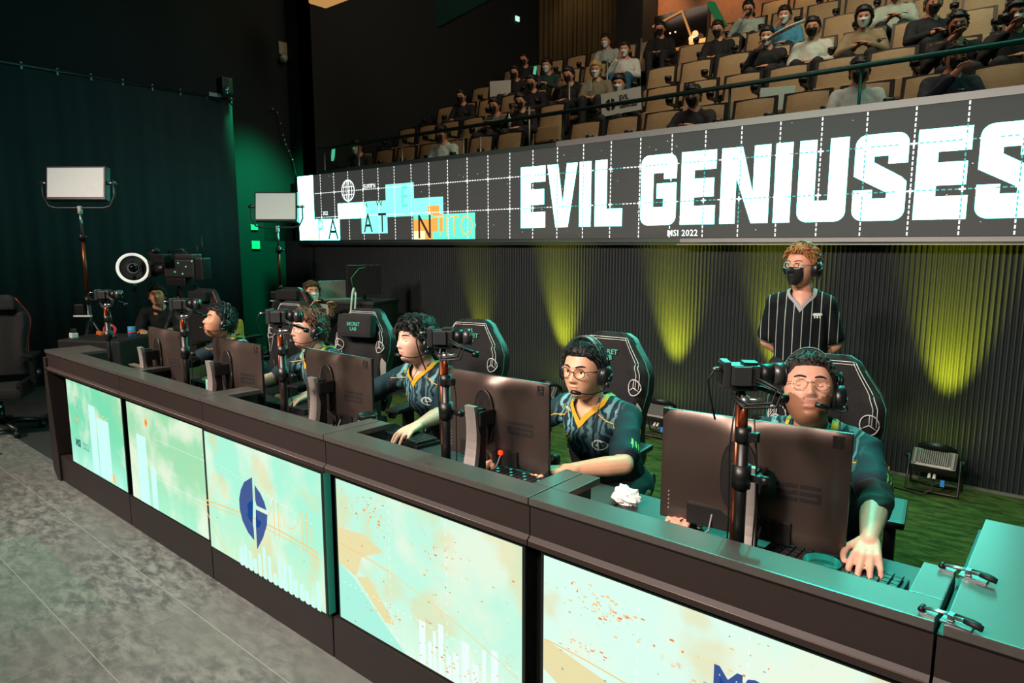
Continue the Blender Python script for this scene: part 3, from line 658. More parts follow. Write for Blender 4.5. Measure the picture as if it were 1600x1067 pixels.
# ================================================================ CAMERAS ON POLES
copper = mat('pole_copper', '8a4a30', .3, .85, noise_amt=.15, nscale=12); lensg = mat('lens_glass', '0a0f12', .05, spec=1); cgrey = mat('camera_grey', '2b2c2d', .35, noise_amt=.1, spec=.7); gl = mat('label_white', 'd9dcd6', .5)
PX = [-.635, -1.712, -2.775, -3.76, -4.86]
PL = ['nearest camera pole clamped to the desk ledge, partly over the nearest monitor', 'second camera pole from the right, beside the black haired player', 'third camera pole from the right, beside the player in glasses',
      'fourth camera pole from the right, in front of the farthest monitors', 'leftmost camera pole at the far end of the desk']
CLb = ['small black camera with ribbed battery on the nearest pole', 'small black camera on the second pole from the right', 'small black camera on the third pole from the right',
       'small black camera on the fourth pole from the right', 'small black camera on the leftmost pole']
for i, x in enumerate(PX):
    H_ = 1.375
    if i == 0:
        root0 = thing('camera_pole', PL[0], 'pole', (x, 1.655, ZS), group='camera poles on the desk')
        mb = MB(); mb.cyl((0, 0, 0), (0, 0, .46), .0155, blkp, 14); mb.build('lower_tube', root0)
        mb = MB(); mb.cyl((-.013, -.006, .05), (-.013, -.006, .52), .007, copper, 12); mb.cyl((0, 0, .44), (0, 0, .53), .010, copper, 12); mb.build('copper_tube', root0)
        mb = MB(); mb.cyl((0, 0, .30), (0, 0, .36), .024, blkp, 14); mb.box((-.006, .01, .315), (.05, .022, .335), blkp, bev=.003); mb.cyl((.045, .016, .325), (.065, .016, .325), .012, blkp, 10); mb.build('clamp_collar', root0)
        mb = MB(); mb.cyl((0, 0, .42), (0, 0, .46), .02, blkp, 14); mb.box((.0, -.01, .425), (.04, .01, .45), blkp, bev=.003); mb.build('lock_collar', root0)
        mb = MB(); mb.sph((0, 0, .525), .016, chrome, 12); mb.cyl((0, 0, .505), (-.01, 0, .552), .010, blkp, 12); mb.cyl((0, 0, .53), (.045, .01, .532), .006, chrome, 8); mb.build('ball_head', root0)
        mb = MB(); mb.box((-.045, -.05, 0), (.045, .05, .012), blkp, bev=.003); mb.build('foot_plate', root0)
        mb = MB(); mb.tube([(.02, .01, .50), (.03, .02, .38), (.035, .015, .25), (.03, .02, .12), (.04, .05, .01)], .0022, mat('cable_black', '0c0d0d', .5), 6)
        mb.tube([(-.02, .0, .56), (-.03, -.01, .40), (-.028, .0, .2), (-.04, .02, .01)], .0022, mat('cable_black', '0c0d0d', .5), 6); mb.build('cable', root0)
        c0 = thing('pole_camera', CLb[0], 'camera', (x-.012, 1.655, ZS+.565), 34, group='small cameras on the poles')
        # local: battery at -X... lens points +X
        mb = MB(); mb.box((-.035, -.035, .004), (.045, .035, .062), cgrey, bev=.006)
        mb.box((-.0, -.025, .062), (.04, .025, .07), blkp, bev=.003); mb.build('camera_body', c0)
        mb = MB()
        mb.box((-.058, -.036, -.004), (-.036, .036, .072), cgrey, bev=.005)
        for q in range(5): mb.box((-.061, -.030+.0135*q, .004), (-.058, -.021+.0135*q, .064), blkp)
        mb.box((-.03, -.044, .006), (.02, -.035, .06), cgrey, bev=.003)
        mb.build('battery', c0)
        mb = MB(); mb.cyl((.045, 0, .034), (.085, 0, .034), .029, blkp, 20); mb.cyl((.085, 0, .034), (.115, 0, .034), .033, cgrey, 20); mb.cyl((.113, 0, .034), (.118, 0, .034), .034, blkp, 20); l_ = mb.build('lens', c0)
        mb = MB(); mb.cyl((.1181, 0, .034), (.1186, 0, .034), .025, lensg, 20); mb.build('front_glass', l_)
        mb = MB(); cbm = mat('cable_black', '0c0d0d', .5)
        mb.tube([(-.05, -.03, .045), (-.085, -.045, .05), (-.10, -.04, .02), (-.09, -.03, -.03), (-.07, -.01, -.10)], .003, cbm, 6)
        mb.tube([(.03, -.04, .02), (.08, -.07, .0), (.07, -.07, -.035), (.01, -.05, -.045), (-.03, -.02, -.02)], .004, cbm, 6)
        mb.tube([(.03, -.04, .03), (.095, -.075, .0), (.08, -.075, -.045), (.0, -.05, -.055), (-.03, -.02, -.03)], .004, cbm, 6)
        mb.cyl((-.062, -.02, .05), (-.085, -.035, .052), .006, chrome, 8); mb.build('cable', c0)
        mb = MB(); mb.box((-.03, -.03, -.012), (.04, .03, .003), blkp, bev=.003); mb.tube([(.02, .0, -.006), (.06, .01, -.01), (.12, .03, -.035)], .007, blkp, 8); mb.cyl((.115, .03, -.04), (.14, .035, -.045), .013, blkp, 10); mb.build('quick_release_arm', c0); c0.scale = (.88, .88, .88)
    else:
        dup(root0, (x, 1.655, ZS), 0, PL[i]); dup(c0, (x-.012, 1.655, ZS+.565), 34+3*i, CLb[i])

# ================================================================ UPLIGHTS
pgrey = mat('par_grey', '4c4d4b', .4, .4); fin = mat('par_fin', '6e6c68', .4, .5); bluep = mat('blue_plug', '2d7fd0', .4); lensy = mat('par_lens_lit', 'd6e63a', .3, emit=6, ecol=(.75, .9, .08))
upl = [(-5.2, .30), (-4.05, .1), (-2.8, .05), (-1.88, .1), (-.70, 0)]
UL = ['floor wash lamp in the dark far left along the ribbed wall', 'floor wash lamp behind the middle chairs at the ribbed wall', 'floor wash lamp between the two nearest players, red light at its back', 'floor wash lamp hidden behind the standing man', 'floor wash lamp with blue plug at the foot of the ribbed wall, far right']
up0 = None
for i, (x, _) in enumerate(upl):
    if up0 is None:
        up0 = thing('floor_uplight', UL[i], 'stage light', (x, 5.36, 0), group='floor wash lamps along the ribbed wall')
        mb = MB(); mb.tube([(-.15, -.05, .26), (-.155, -.09, .02), (.155, -.09, .02), (.15, -.05, .26)], .010, blkp, 8); mb.tube([(-.15, -.03, .26), (-.155, .09, .02), (.155, .09, .02), (.15, -.03, .26)], .010, blkp, 8); mb.build('yoke', up0)
        hm = T(0, -.02, .22) @ R(-34, 'X')
        mb = MB(); mb.box((-.135, -.075, -.07), (.135, .075, .06), pgrey, bev=.02, M=hm); mb.lathe([(.10, .05), (.12, .075), (.12, .095), (.105, .10)], blkp, 24, M=hm)
        hs = mb.build('housing', up0)
        mb = MB()
        for q in range(14): mb.box((-.085+.0125*q, -.088, -.05), (-.079+.0125*q, -.074, .045), fin, M=hm)
        for sx_ in (-.118, .105): mb.box((sx_, -.086, -.06), (sx_+.014, -.074, .05), fin, M=hm)
        mb.build('cooling_fins', hs)
        mb = MB(); mb.lathe([(0, .101), (.10, .101)], lensy, 24, M=hm); mb.build('lens', hs)
        mb = MB(); mb.cyl((.01, -.10, .12), (.01, -.07, .14), .010, gl, 8); mb.cyl((-.02, -.10, .12), (-.02, -.07, .14), .010, gl, 8); mb.box((.05, -.11, .075), (.075, -.085, .12), bluep, bev=.004)
        mb.tube([(.01, -.10, .12), (.005, -.14, .05), (-.05, -.15, .006), (-.3, -.08, .006)], .005, blkp, 6); mb.build('power_lead', up0)
        for n_ in (-.16, .16):
            mb = MB(); mb.cyl((n_-.02, -.03, .24), (n_+.02, -.03, .24), .02, blkp, 10); mb.build('tilt_knob', up0)
    else: dup(up0, (x, 5.36, 0), 0, UL[i])
    light('uplight_beam', 'SPOT', (x, 5.41, .34), (x, 5.605, 1.22), 170 if i == 0 else 620, (1.0, .95, .02), .03, spot=42, blend=1)
mb = MB(); mb.cyl((-1.02, 5.50, 0), (-1.02, 5.50, .075), .018, mat('orange_cap', 'd98a3c', .5), 12); tag(mb.build('orange_tube'), 'short orange tube standing at the wall foot left of the far right lamp', 'tube')
# cable loops on the stage floor behind the third player
mb = MB(); gc = mat('green_white_cable', 'b9cfc2', .5)
pts = [(-5.85, 5.0, .9), (-5.80, 5.02, .5), (-5.75, 5.0, .1), (-5.6, 4.9, .02), (-5.2, 4.95, .02), (-4.9, 5.1, .10), (-4.75, 5.2, .32), (-4.9, 5.25, .42), (-5.2, 5.2, .38), (-5.45, 5.1, .20)]
def smooth_path(pts, n=6):
    out = []
    for i in range(len(pts)-1):
        p0, p1, p2, p3 = [V(pts[max(0, min(len(pts)-1, i+k))]) for k in (-1, 0, 1, 2)]
        for k in range(n):
            t_ = k/n; out.append(.5*((2*p1)+(p2-p0)*t_+(2*p0-5*p1+4*p2-p3)*t_**2+(3*p1-p0-3*p2+p3)*t_**3))
    return out+[V(pts[-1])]
mb.tube(smooth_path(pts), .011, gc, 8); tag(mb.build('power_cable'), 'pale green cable looping down to the floor beside the back table', 'cable')
# ================================================================ PEOPLE TOOLKIT
def remesh(mb, voxel, smooth=4, name='tmp'):
    """fuse the shapes in mb into one continuous surface; returns verts, faces"""
    o = mb.build(name, recalc=False)
    m = o.modifiers.new('r', 'REMESH'); m.mode = 'VOXEL'; m.voxel_size = voxel; m.adaptivity = 0
    if smooth:
        s_ = o.modifiers.new('s', 'SMOOTH'); s_.factor = .6; s_.iterations = smooth
    dg = bpy.context.evaluated_depsgraph_get(); me = bpy.data.meshes.new_from_object(o.evaluated_get(dg))
    vs = [V(q.co) for q in me.vertices]; fs = [tuple(p.vertices) for p in me.polygons]
    bpy.data.objects.remove(o); bpy.data.meshes.remove(me)
    return vs, fs
def cone(mb, a, b, ra, rb, m, n=14, k=4):
    """round-ended tapered limb segment"""
    a, b = V(a), V(b); d = (b-a); L_ = d.length or 1e-4; t = d/L_; pts = []; rs = []
    for i in range(k, 0, -1): g = PI/2*i/k; pts.append(a-t*ra*sin(g)); rs.append(max(ra*cos(g), 1e-4))
    pts.append(a); rs.append(ra); pts.append(b); rs.append(rb)
    for i in range(1, k+1): g = PI/2*i/k; pts.append(b+t*rb*sin(g)); rs.append(max(rb*cos(g), 1e-4))
    mb.tube(pts, rs, m, n, True)
def ell(mb, c, r, m, M=None, n=16): mb.sph(c, r, m, n, M)
def gs(v, c, s_): return math.exp(-((v-c)/s_)**2)
def sstep(v, a, b):
    t_ = max(0, min(1, (v-a)/(b-a))); return t_*t_*(3-2*t_)
class Head:
    """face frame: origin between the eyes' level at head centre, face toward -Y, Z up, metres"""
    def __init__(s, wide=1.0, jaw=.30, nose=1.0, beard=0, na=96, nz=72, cheek=1.0):
        s.wide, s.jaw, s.nose, s.beard, s.na, s.nz, s.cheek = wide, jaw, nose, beard, na, nz, cheek
    def pt(s, th, ph, off=0.0):
        """th azimuth (0 = face front), ph elevation -pi/2..pi/2"""
        cz = sin(ph); ch = max(cos(ph), 0)**.72
        z = .120*cz if cz > 0 else .122*cz
        t_ = max(0, -z/.122); u = max(0, z/.12)
        wx = .0775*s.wide*(1-s.jaw*t_**1.7)*(1-.04*u)
        yf = .092-.004*u*u; yb = .104*(1-.42*sstep(t_, .25, 1.0))
        sx, cy = sin(th), cos(th)
        x = wx*ch*math.copysign(abs(sx)**.92, sx)
        y = -(yf*ch*abs(cy)**.86) if cy > 0 else yb*ch*abs(cy)
        if cy > 0:   # front: features
            f = cy**.7
            ax = abs(x)
            y += f*.0105*gs(ax, .031, .015)*gs(z, .0, .013)             # eye sockets
            y -= f*.0050*gs(z, .021, .008)*gs(ax, .022, .03)            # brow
            if -.055 < z < .022:
                k = (z-.014)/(-.036-.014); a = max(0, min(1, k))**1.2
                if z < -.036: a *= max(0, 1-((-.036-z)/.012)**1.6)
                wdt = .0065+.0085*max(0, min(1, k))
                y -= s.nose*.0255*a*math.exp(-(x/wdt)**2)
            y -= .0050*gs(ax, .013, .006)*gs(z, -.040, .006)*s.nose     # nostril wings
            y -= .0055*gs(z, -.0610, .0045)*math.exp(-(x/.020)**4)
            y -= .0062*gs(z, -.0735, .0052)*math.exp(-(x/.018)**4)
            y += .0045*gs(z, -.0672, .0022)*math.exp(-(x/.025)**4)
            y += .0030*gs(z, -.084, .005)*math.exp(-(x/.018)**2)
            y -= .0080*gs(z, -.101, .012)*math.exp(-(x/.020)**2)
            y -= .0035*s.cheek*gs(ax, .044, .016)*gs(z, -.026, .016)*f
        p = V((x, y, z))
        if off:
            n_ = V((x/.077**2, y/.095**2, z/.12**2)).normalized(); p += n_*off
        return p
    def grid(s):
        ths = []
        for i in range(s.na):
            u = -1+2*i/s.na; ths.append(PI*(u*.55+.45*u**3))
        phs = [-PI/2+PI*(j/s.nz) for j in range(s.nz+1)]
        return ths, phs
def hair_line(th, kind):
    """lowest z of hair for azimuth th"""
    a = abs(th)
    front, temple, side, back = kind
    if a < .62: return front+(temple-front)*0*a
    if a < 1.05: return front+(temple-front)*sstep(a, .62, 1.05)
    if a < 1.75: return temple+(side-temple)*sstep(a, 1.05, 1.6)
    return side+(back-side)*sstep(a, 1.75, 2.3)
def rr_noise(p, f): return noise.noise(V(p)*f)
def build_head(body, head, M, skin, lip, stubble=None, scalp=None, hl=(.062, .04, -.005, -.065)):
    """adds the head surface to body builder"""
    ths, phs = head.grid(); na = len(ths); vs = []; 
    for ph in phs:
        for th in ths: vs.append(head.pt(th, ph))
    F = {}
    for j in range(len(phs)-1):
        for i in range(na):
            i2 = (i+1) % na; f = (j*na+i, j*na+i2, (j+1)*na+i2, (j+1)*na+i); c = (vs[f[0]]+vs[f[1]]+vs[f[2]]+vs[f[3]])/4
            th = ths[i]
            m = skin
            q_ = (c.x/.0205)**2+((c.z+.0678)/.0088)**2
            if q_ < 1 and c.y < -.05: m = lip
            if stubble and m is skin and c.y < .02 and (c.z < -.050+.022*sstep(abs(c.x), .02, .06)+.006*rr_noise(c, 140) and not (abs(c.x) < .014 and c.z > -.052)) : m = stubble
            if scalp and c.z > hair_line(th, hl): m = scalp
            F.setdefault(m, []).append(f)
    P = [tuple(M @ p) for p in vs]
    base = len(body.v); body.v += P
    for m, fs in F.items():
        k = body.mi(m); body.f += [tuple(q+base for q in f) for f in fs]; body.m += [k]*len(fs); body.sm += [True]*len(fs)
def build_ears(body, M, skin, wide=1):
    for sx in (-1, 1):
        mt = M @ T(sx*.079*wide, .012, -.012) @ R(sx*22, 'Z') @ R(-8, 'X')
        body.sph((0, 0, 0), (.007, .018, .031), skin, 12, mt); body.sph((sx*.004, -.004, -.003), (.005, .010, .018), skin, 10, mt)
eyew = mat('eye_white', 'd8d2cb', .25, noise_amt=0); iris = mat('eye_iris', '1a120d', .15, noise_amt=0)
def build_eyes(body, head, M, skin, look=0.0, close=.45, dx=0.0):
    for sx in (-1, 1):
        c = head.pt(sx*.0, 0); th = sx*.36
        # surface point at x=.031
        best = min((head.pt(q*.01*sx, 0) for q in range(20, 60)), key=lambda p: abs(abs(p.x)-.031))
        ctr = V((sx*.031, best.y+.0092, -.001))
        body.sph(tuple(ctr), .0118, eyew, 14, M)
        g = V((dx, -cos(look), sin(look))).normalized()
        mt = M @ Matrix.Translation(ctr) @ g.to_track_quat('Z', 'Y').to_matrix().to_4x4()
        body.lathe([(0, .01225), (.0035, .0120), (.0058, .0108)], iris, 14, mt)
        # lids: partial shells
        for (a0, a1) in ((look+close, PI*.9), (-PI*.75, look-.42)):
            vs = []; n = 10; k = 5
            for j in range(k+1):
                a = a0+(a1-a0)*j/k
                for i in range(n+1):
                    b2 = -1.45+2.9*i/n
                    d = V((sin(b2), -cos(b2)*cos(a*.5 if 0 else a), cos(b2)*sin(a)))
                    vs.append(tuple(ctr+d*.0132))
            body.add(vs, [(j*(n+1)+i, j*(n+1)+i+1, (j+1)*(n+1)+i+1, (j+1)*(n+1)+i) for j in range(k) for i in range(n)], skin, True, M)
            if a0 > -1.4: body.tube(vs[:n+1], .0008, iris, 4, True, True, M)
def _x(): pass
def brows(head, M, m, body, th_=.0024, z0=.020, tilt=.0):
    for sx in (-1, 1):
        pts = []
        for i in range(8):
            x = .013+.036*i/7; z = z0+.006*sin(i/7*2.4)-tilt*(7-i)/7
            best = min((head.pt(q*.012*sx, math.asin(z/.12)) for q in range(4, 90)), key=lambda p: abs(abs(p.x)-x))
            pts.append(best+V((0, -.0006, 0)))
        body.tube([tuple(p) for p in pts], [th_*(.5+.7*sin(PI*(i+.6)/8)) for i in range(8)], m, 6, True, True, M, 1.5)
def hair_obj(name, parent, head, M, m, hl, thick=.012, rough=.006, freq=60, tufts=0, tl=.04, seed=1, frontlift=0, sweep=0, tm=None, vol=None, tr=.004):
    ths, phs = head.grid(); na = len(ths); mb = MB(); vs = []
    idx = {}
    for j, ph in enumerate(phs):
        for i, th in enumerate(ths):
            p = head.pt(th, ph); h0 = hair_line(th, hl); e = sstep(p.z, h0-.004, h0+.016)
            t_ = thick*(1.0 if vol is None else vol(th, p.z))
            off = (e*t_+e*rough*rr_noise(p+V((seed, 0, 0)), freq)+e*rough*.6*rr_noise(p+V((0, seed, 0)), freq*.35)) if e > 0 else -.004
            vs.append(head.pt(th, ph, max(off, -.004)))
    fs = []
    for j in range(len(phs)-1):
        for i in range(na):
            i2 = (i+1) % na; c = (vs[j*na+i]+vs[(j+1)*na+i2])/2
            if c.z > hair_line(ths[i], hl)-.006: fs.append((j*na+i, j*na+i2, (j+1)*na+i2, (j+1)*na+i))
    used = sorted({q for f in fs for q in f}); mp = {q: k for k, q in enumerate(used)}
    mb.add([tuple(vs[q]) for q in used], [tuple(mp[q] for q in f) for f in fs], m, True)
    rg = random.Random(seed)
    for q in range(tufts):
        th = rg.uniform(-PI, PI); z = rg.uniform(-.05, .118); h0 = hair_line(th, hl)
        if z < h0+.004: continue
        ph = math.asin(max(-1, min(1, z/.12))); t_ = thick*(1.0 if vol is None else vol(th, z))
        p = head.pt(th, ph, t_*.7); p2 = head.pt(th+rg.uniform(-.15, .15)+sweep*.3, ph-.12, t_*1.0)
        d = (p2-p).normalized()+V((sweep*.5, 0, 0)); n_ = V((p.x/.077**2, p.y/.095**2, p.z/.12**2)).normalized()
        d = (d+n_*frontlift).normalized(); L_ = tl*rg.uniform(.5, 1.1)
        pts = [p+d*L_*k/3+n_*(.006*sin(k/3*PI))-V((0, 0, 1))*(.10*L_*(k/3)**2) for k in range(4)]
        mb.tube([tuple(a) for a in pts], [tr*.8, tr, tr*.8, .0006], tm or m, 5, False, True)
    o = mb.build(name, parent, recalc=False, M=M); return o
def hand(mb, wrist, dirv, up, side, m, curl=(.5, .5, .5, .5), spread=.10, thumb=.5, s=1.0, lift=(0, 0, 0, 0)):
    """palm and five separate fingers. dirv: wrist->knuckles, up: back of the hand, side: +1 if thumb lies toward dir x up"""
    d = V(dirv).normalized(); u = V(up); u = (u-d*u.dot(d)).normalized(); r = d.cross(u)*side; w = V(wrist)
    Lp = .088*s
    for k, o_ in enumerate((-.028, -.010, .009, .027)):
        cone(mb, w+r*o_*.55+d*.012, w+r*o_+d*Lp*(.98-.05*abs(k-2)), .0155*s, .0115*s, m, 10, 3)
    cone(mb, w-d*.02, w+d*.02, .026*s, .024*s, m, 12, 3)
    lens = ((.036, .022, .018), (.043, .027, .019), (.046, .029, .020), (.041, .026, .019))   # little..index
    for k, o_ in enumerate((-.031, -.0105, .0105, .031)):
        a = w+r*o_+d*Lp*(.97-.05*abs(k-2)); ang = lift[k]; dd = (d+r*(o_/.031)*spread).normalized()
        rad_ = (.0088, .0098, .0102, .0100)[k]*s
        for j, L_ in enumerate(lens[k]):
            ang += (curl[k]*(.55, .9, .6)[j])
            v_ = dd*cos(ang)-u*sin(ang); b2 = a+v_*L_*s
            cone(mb, a, b2, rad_*(1-.08*j), rad_*(.94-.10*j), m, 10, 3); a = b2
    a = w+r*.022+d*.018; v1 = (r*.75+d*.62-u*.25).normalized(); b2 = a+v1*.040*s; cone(mb, w+r*.008+d*.005, a, .017*s, .015*s, m, 10, 3); cone(mb, a, b2, .0135*s, .011*s, m, 10, 3)
    v2 = (r*(.45-.4*thumb)+d*.9-u*.2).normalized(); c = b2+v2*.030*s; cone(mb, b2, c, .011*s, .0098*s, m, 10, 3)
    v3 = (r*(.15-.5*thumb)+d*.95-u*.15).normalized(); cone(mb, c, c+v3*.024*s, .0098*s, .0078*s, m, 10, 3)
def folds(vs, fs, amp, f, seed=0, zs=1.0):
    """cloth folds: push verts along rough normals"""
    nr = [V((0, 0, 0)) for _ in vs]
    for q in fs:
        n_ = (vs[q[1]]-vs[q[0]]).cross(vs[q[2]]-vs[q[0]])
        for i in q: nr[i] += n_
    out = []
    for p, n_ in zip(vs, nr):
        if n_.length > 0: n_.normalize()
        q = V((p.x, p.y, p.z*zs))*f+V((seed, seed*.3, 0))
        a = 1-abs(noise.noise(q))*2.2; out.append(p+n_*amp*(a-.4))
    return out
def decal(parent_mb, vs, fs, mat_, bvh, origin, direction, xax, zax, off=.0016, sub=0):
    """project a flat drawing (x, y) onto the garment along direction"""
    d = V(direction).normalized(); out = []; ok = True
    for p in vs:
        o = V(origin)+V(xax)*p[0]+V(zax)*p[1]
        hit = bvh.ray_cast(o-d*.5, d, 1.2)
        q = hit[0] if hit[0] is not None else o
        out.append(tuple(q-d*off))
    parent_mb.add(out, fs, mat_)
def jersey_mat(name):
    g = NG(name); ax = g.op('ABSOLUTE', g.x)
    v = g.vec(1, .3, 1)
    w1 = g.wave(g.vec(1.3, .2, 1.0, (0, 0, 0)), 7.5, 9.0, 2, 2.2)
    vo = g.N.new('ShaderNodeTexVoronoi'); vo.feature = 'SMOOTH_F1'; g.L.new(g.vec(1, .2, .8), vo.inputs['Vector']); vo.inputs['Scale'].default_value = 17
    k = g.op('MULTIPLY', g.ss(w1, .42, .60), g.op('SUBTRACT', 1, g.op('MULTIPLY', g.ss(vo.outputs['Distance'], .25, .5), .6)))
    mask = g.op('MULTIPLY', g.ss(ax, .175, .145), g.ss(g.z, .70, .98))
    mask = g.op('MULTIPLY', mask, g.ss(g.z, 1.10, 1.06))
    front = g.ss(g.y, .10, .02)
    mask = g.op('MULTIPLY', mask, front)
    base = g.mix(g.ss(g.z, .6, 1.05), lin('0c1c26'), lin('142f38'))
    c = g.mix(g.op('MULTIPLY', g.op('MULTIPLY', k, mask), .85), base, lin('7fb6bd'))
    g.bump(g.noise(v, 9, 3), .25, .02); return g.out(c, .75, 0, .3)
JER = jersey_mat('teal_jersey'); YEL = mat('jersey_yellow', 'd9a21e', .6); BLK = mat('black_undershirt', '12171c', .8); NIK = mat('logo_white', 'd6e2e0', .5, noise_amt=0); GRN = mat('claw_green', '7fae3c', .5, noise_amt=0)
TRO = mat('dark_trousers', '15181c', .8)
def skinm(name, col):
    if name in MATS: return MATS[name]
    m = mat(name, col, .48, noise_amt=.08, nscale=60, bump=.06); b = m.node_tree.nodes['Principled BSDF']
    b.inputs['Subsurface Weight'].default_value = .12; b.inputs['Subsurface Radius'].default_value = (.02, .008, .004); b.inputs['Subsurface Scale'].default_value = .4
    return m
def headset(parent, head, M, style='black', mic=1, boomz=-.07, accent=None):
    hm = mat('headset_black', '15181a', .35, noise_amt=.1, spec=.6); pad = mat('headset_pad', '1e2325', .7); ac = accent or mat('headset_steel', '7e8886', .3, .8)
    mb = MB(); pts = []; pts2 = []
    for i in range(25):
        a = PI*i/24; pts.append((cos(a)*.096*head.wide, .012-.012*sin(a), sin(a)*.152*1.0-.006))
        pts2.append((cos(a)*.088*head.wide, .012-.012*sin(a), sin(a)*.144-.006))
    # flat band: sweep of a box section
    vs = []
    for p, q in zip(pts, pts2):
        for s_, pp in ((-1, p), (1, p), (1, q), (-1, q)): vs.append((pp[0], pp[1]+s_*.021, pp[2]))
    fs = [(4*i+a, 4*i+(a+1) % 4, 4*i+4+(a+1) % 4, 4*i+4+a) for i in range(24) for a in range(4)]
    mb.add(vs, fs, hm, True); mb.tube([(p[0]*1.01, p[1]-.021, p[2]*1.01) for p in pts[3:-3]], .002, ac, 6); mb.tube([(p[0]*1.01, p[1]+.021, p[2]*1.01) for p in pts[3:-3]], .002, ac, 6)
    hs = mb.build('headset', parent, M=M)
    for s_ in (-1, 1):
        mb = MB(); cm = T(s_*.088*head.wide, .012, -.012) @ R(90*s_, 'Y')
        mb.lathe([(0, .030), (.026, .029), (.037, .022), (.040, .010), (.040, .002), (.034, -.012), (.026, -.014)], hm, 22, cm @ S(1.08, .92, 1)); mb.lathe([(.030, -.002), (.041, -.006), (.038, -.016), (.024, -.018)], pad, 22, cm @ S(1.08, .92, 1))
        mb.tube([(s_*.100*head.wide, .012, .03), (s_*.104*head.wide, .012, .05), (s_*.097*head.wide, .012, .075)], .007, hm, 8)
        mb.tube([(s_*.1195*head.wide, .012-.016, -.022), (s_*.1195*head.wide, .012+.016, -.002)], .0018, ac, 5)
        mb.build('ear_cup', hs, M=M)
    if mic:
        s_ = mic; mb = MB(); pts = smooth_path([(s_*.112*head.wide, .0, -.045), (s_*.110, -.03, -.068), (s_*.085, -.075, boomz-.012), (s_*.045, -.112, boomz-.010)], 5)
        mb.tube(pts, .0026, hm, 6); mb.tube([(s_*.052, -.108, boomz-.010), (s_*.030, -.118, boomz-.008), (s_*.014, -.120, boomz-.006)], [.007, .0095, .008], hm, 10); mb.cyl((s_*.112*head.wide, .002, -.035), (s_*.112*head.wide, -.002, -.058), .010, hm, 10)
        mb.build('microphone', hs, M=M)
        mb = MB(); mb.tube(smooth_path([(s_*.100, .0, -.055), (s_*.095, -.03, -.14), (s_*.09, -.06, -.22), (s_*.10, -.05, -.34), (s_*.11, .0, -.5)], 4), .0018, hm, 5); mb.build('cord', hs, M=M)
    return hs
def glasses(parent, head, M, m, r=.022, rnd_=True, w_=.0014):
    mb = MB(); y0 = -.103
    for s_ in (-1, 1):
        pts = []
        for k in range(21):
            a = 2*PI*k/20; ca, sa = cos(a), sin(a)
            if not rnd_: ca = math.copysign(abs(ca)**.6, ca); sa = math.copysign(abs(sa)**.6, sa)
            pts.append((s_*.033+r*ca, y0+.010*abs(s_*.033+r*ca)/.05, -.004+r*.88*sa))
        mb.tube(pts, w_, m, 6, False)
        mb.tube([(s_*(.033+r), y0+.011, .004), (s_*.070*head.wide, y0+.03, .006), (s_*.080*head.wide, .0, .004)], w_, m, 6)
    mb.tube([(-.012, y0+.002, 0), (0, y0-.002, .004), (.012, y0+.002, 0)], w_, m, 6)
    return mb.build('glasses', parent, M=M)
def face_mask(parent, head, M, m, name='face_mask'):
    mb = MB(); vs = []; nx, nz_ = 22, 16
    for j in range(nz_+1):
        v = j/nz_; z = -.112+.100*v
        for i in range(nx+1):
            u = -1+2*i/nx; wid = .95-.25*abs(v-.45)*2*.6
            th = u*wid*1.0; p = head.pt(th, math.asin(z/.122), .003)
            fr = gs(u, 0, .55); tent = -.016*fr*gs(v, .55, .45)
            y = min(p.y, -.086*cos(th*.95)-.0)
            vs.append((p.x*1.02, y+tent, z-.003*(1-v)))
    mb.add(vs, [(j*(nx+1)+i, j*(nx+1)+i+1, (j+1)*(nx+1)+i+1, (j+1)*(nx+1)+i) for j in range(nz_) for i in range(nx)], m, True)
    for s_ in (-1, 1):
        a = vs[nz_*(nx+1)+(nx if s_ > 0 else 0)]; b2 = vs[2*(nx+1)+(nx if s_ > 0 else 0)]
        mb.tube([a, (s_*.080*head.wide, .01, .012)], .0013, m, 5); mb.tube([b2, (s_*.080*head.wide, .01, -.030)], .0013, m, 5)
    return mb.build(name, parent, M=M, recalc=False)
def ribbon(mb, pts, w_, m, bvh, dirf, off=.003):
    """band laid over the garment along pts"""
    pts = [V(p) for p in pts]; P = []
    for i, p in enumerate(pts):
        t = (pts[min(i+1, len(pts)-1)]-pts[max(i-1, 0)]).normalized(); near, n_, _, _ = bvh.find_nearest(p)
        if near is None: near, n_ = p, V((0, -1, 0))
        b = t.cross(n_).normalized()
        for s_ in (-1, 1):
            q = near+b*w_*s_; q2, n2, _, _ = bvh.find_nearest(q); P.append(tuple((q2 if q2 is not None else q)+n_*off))
    mb.add(P, [(2*i, 2*i+1, 2*i+3, 2*i+2) for i in range(len(pts)-1)], m, True)

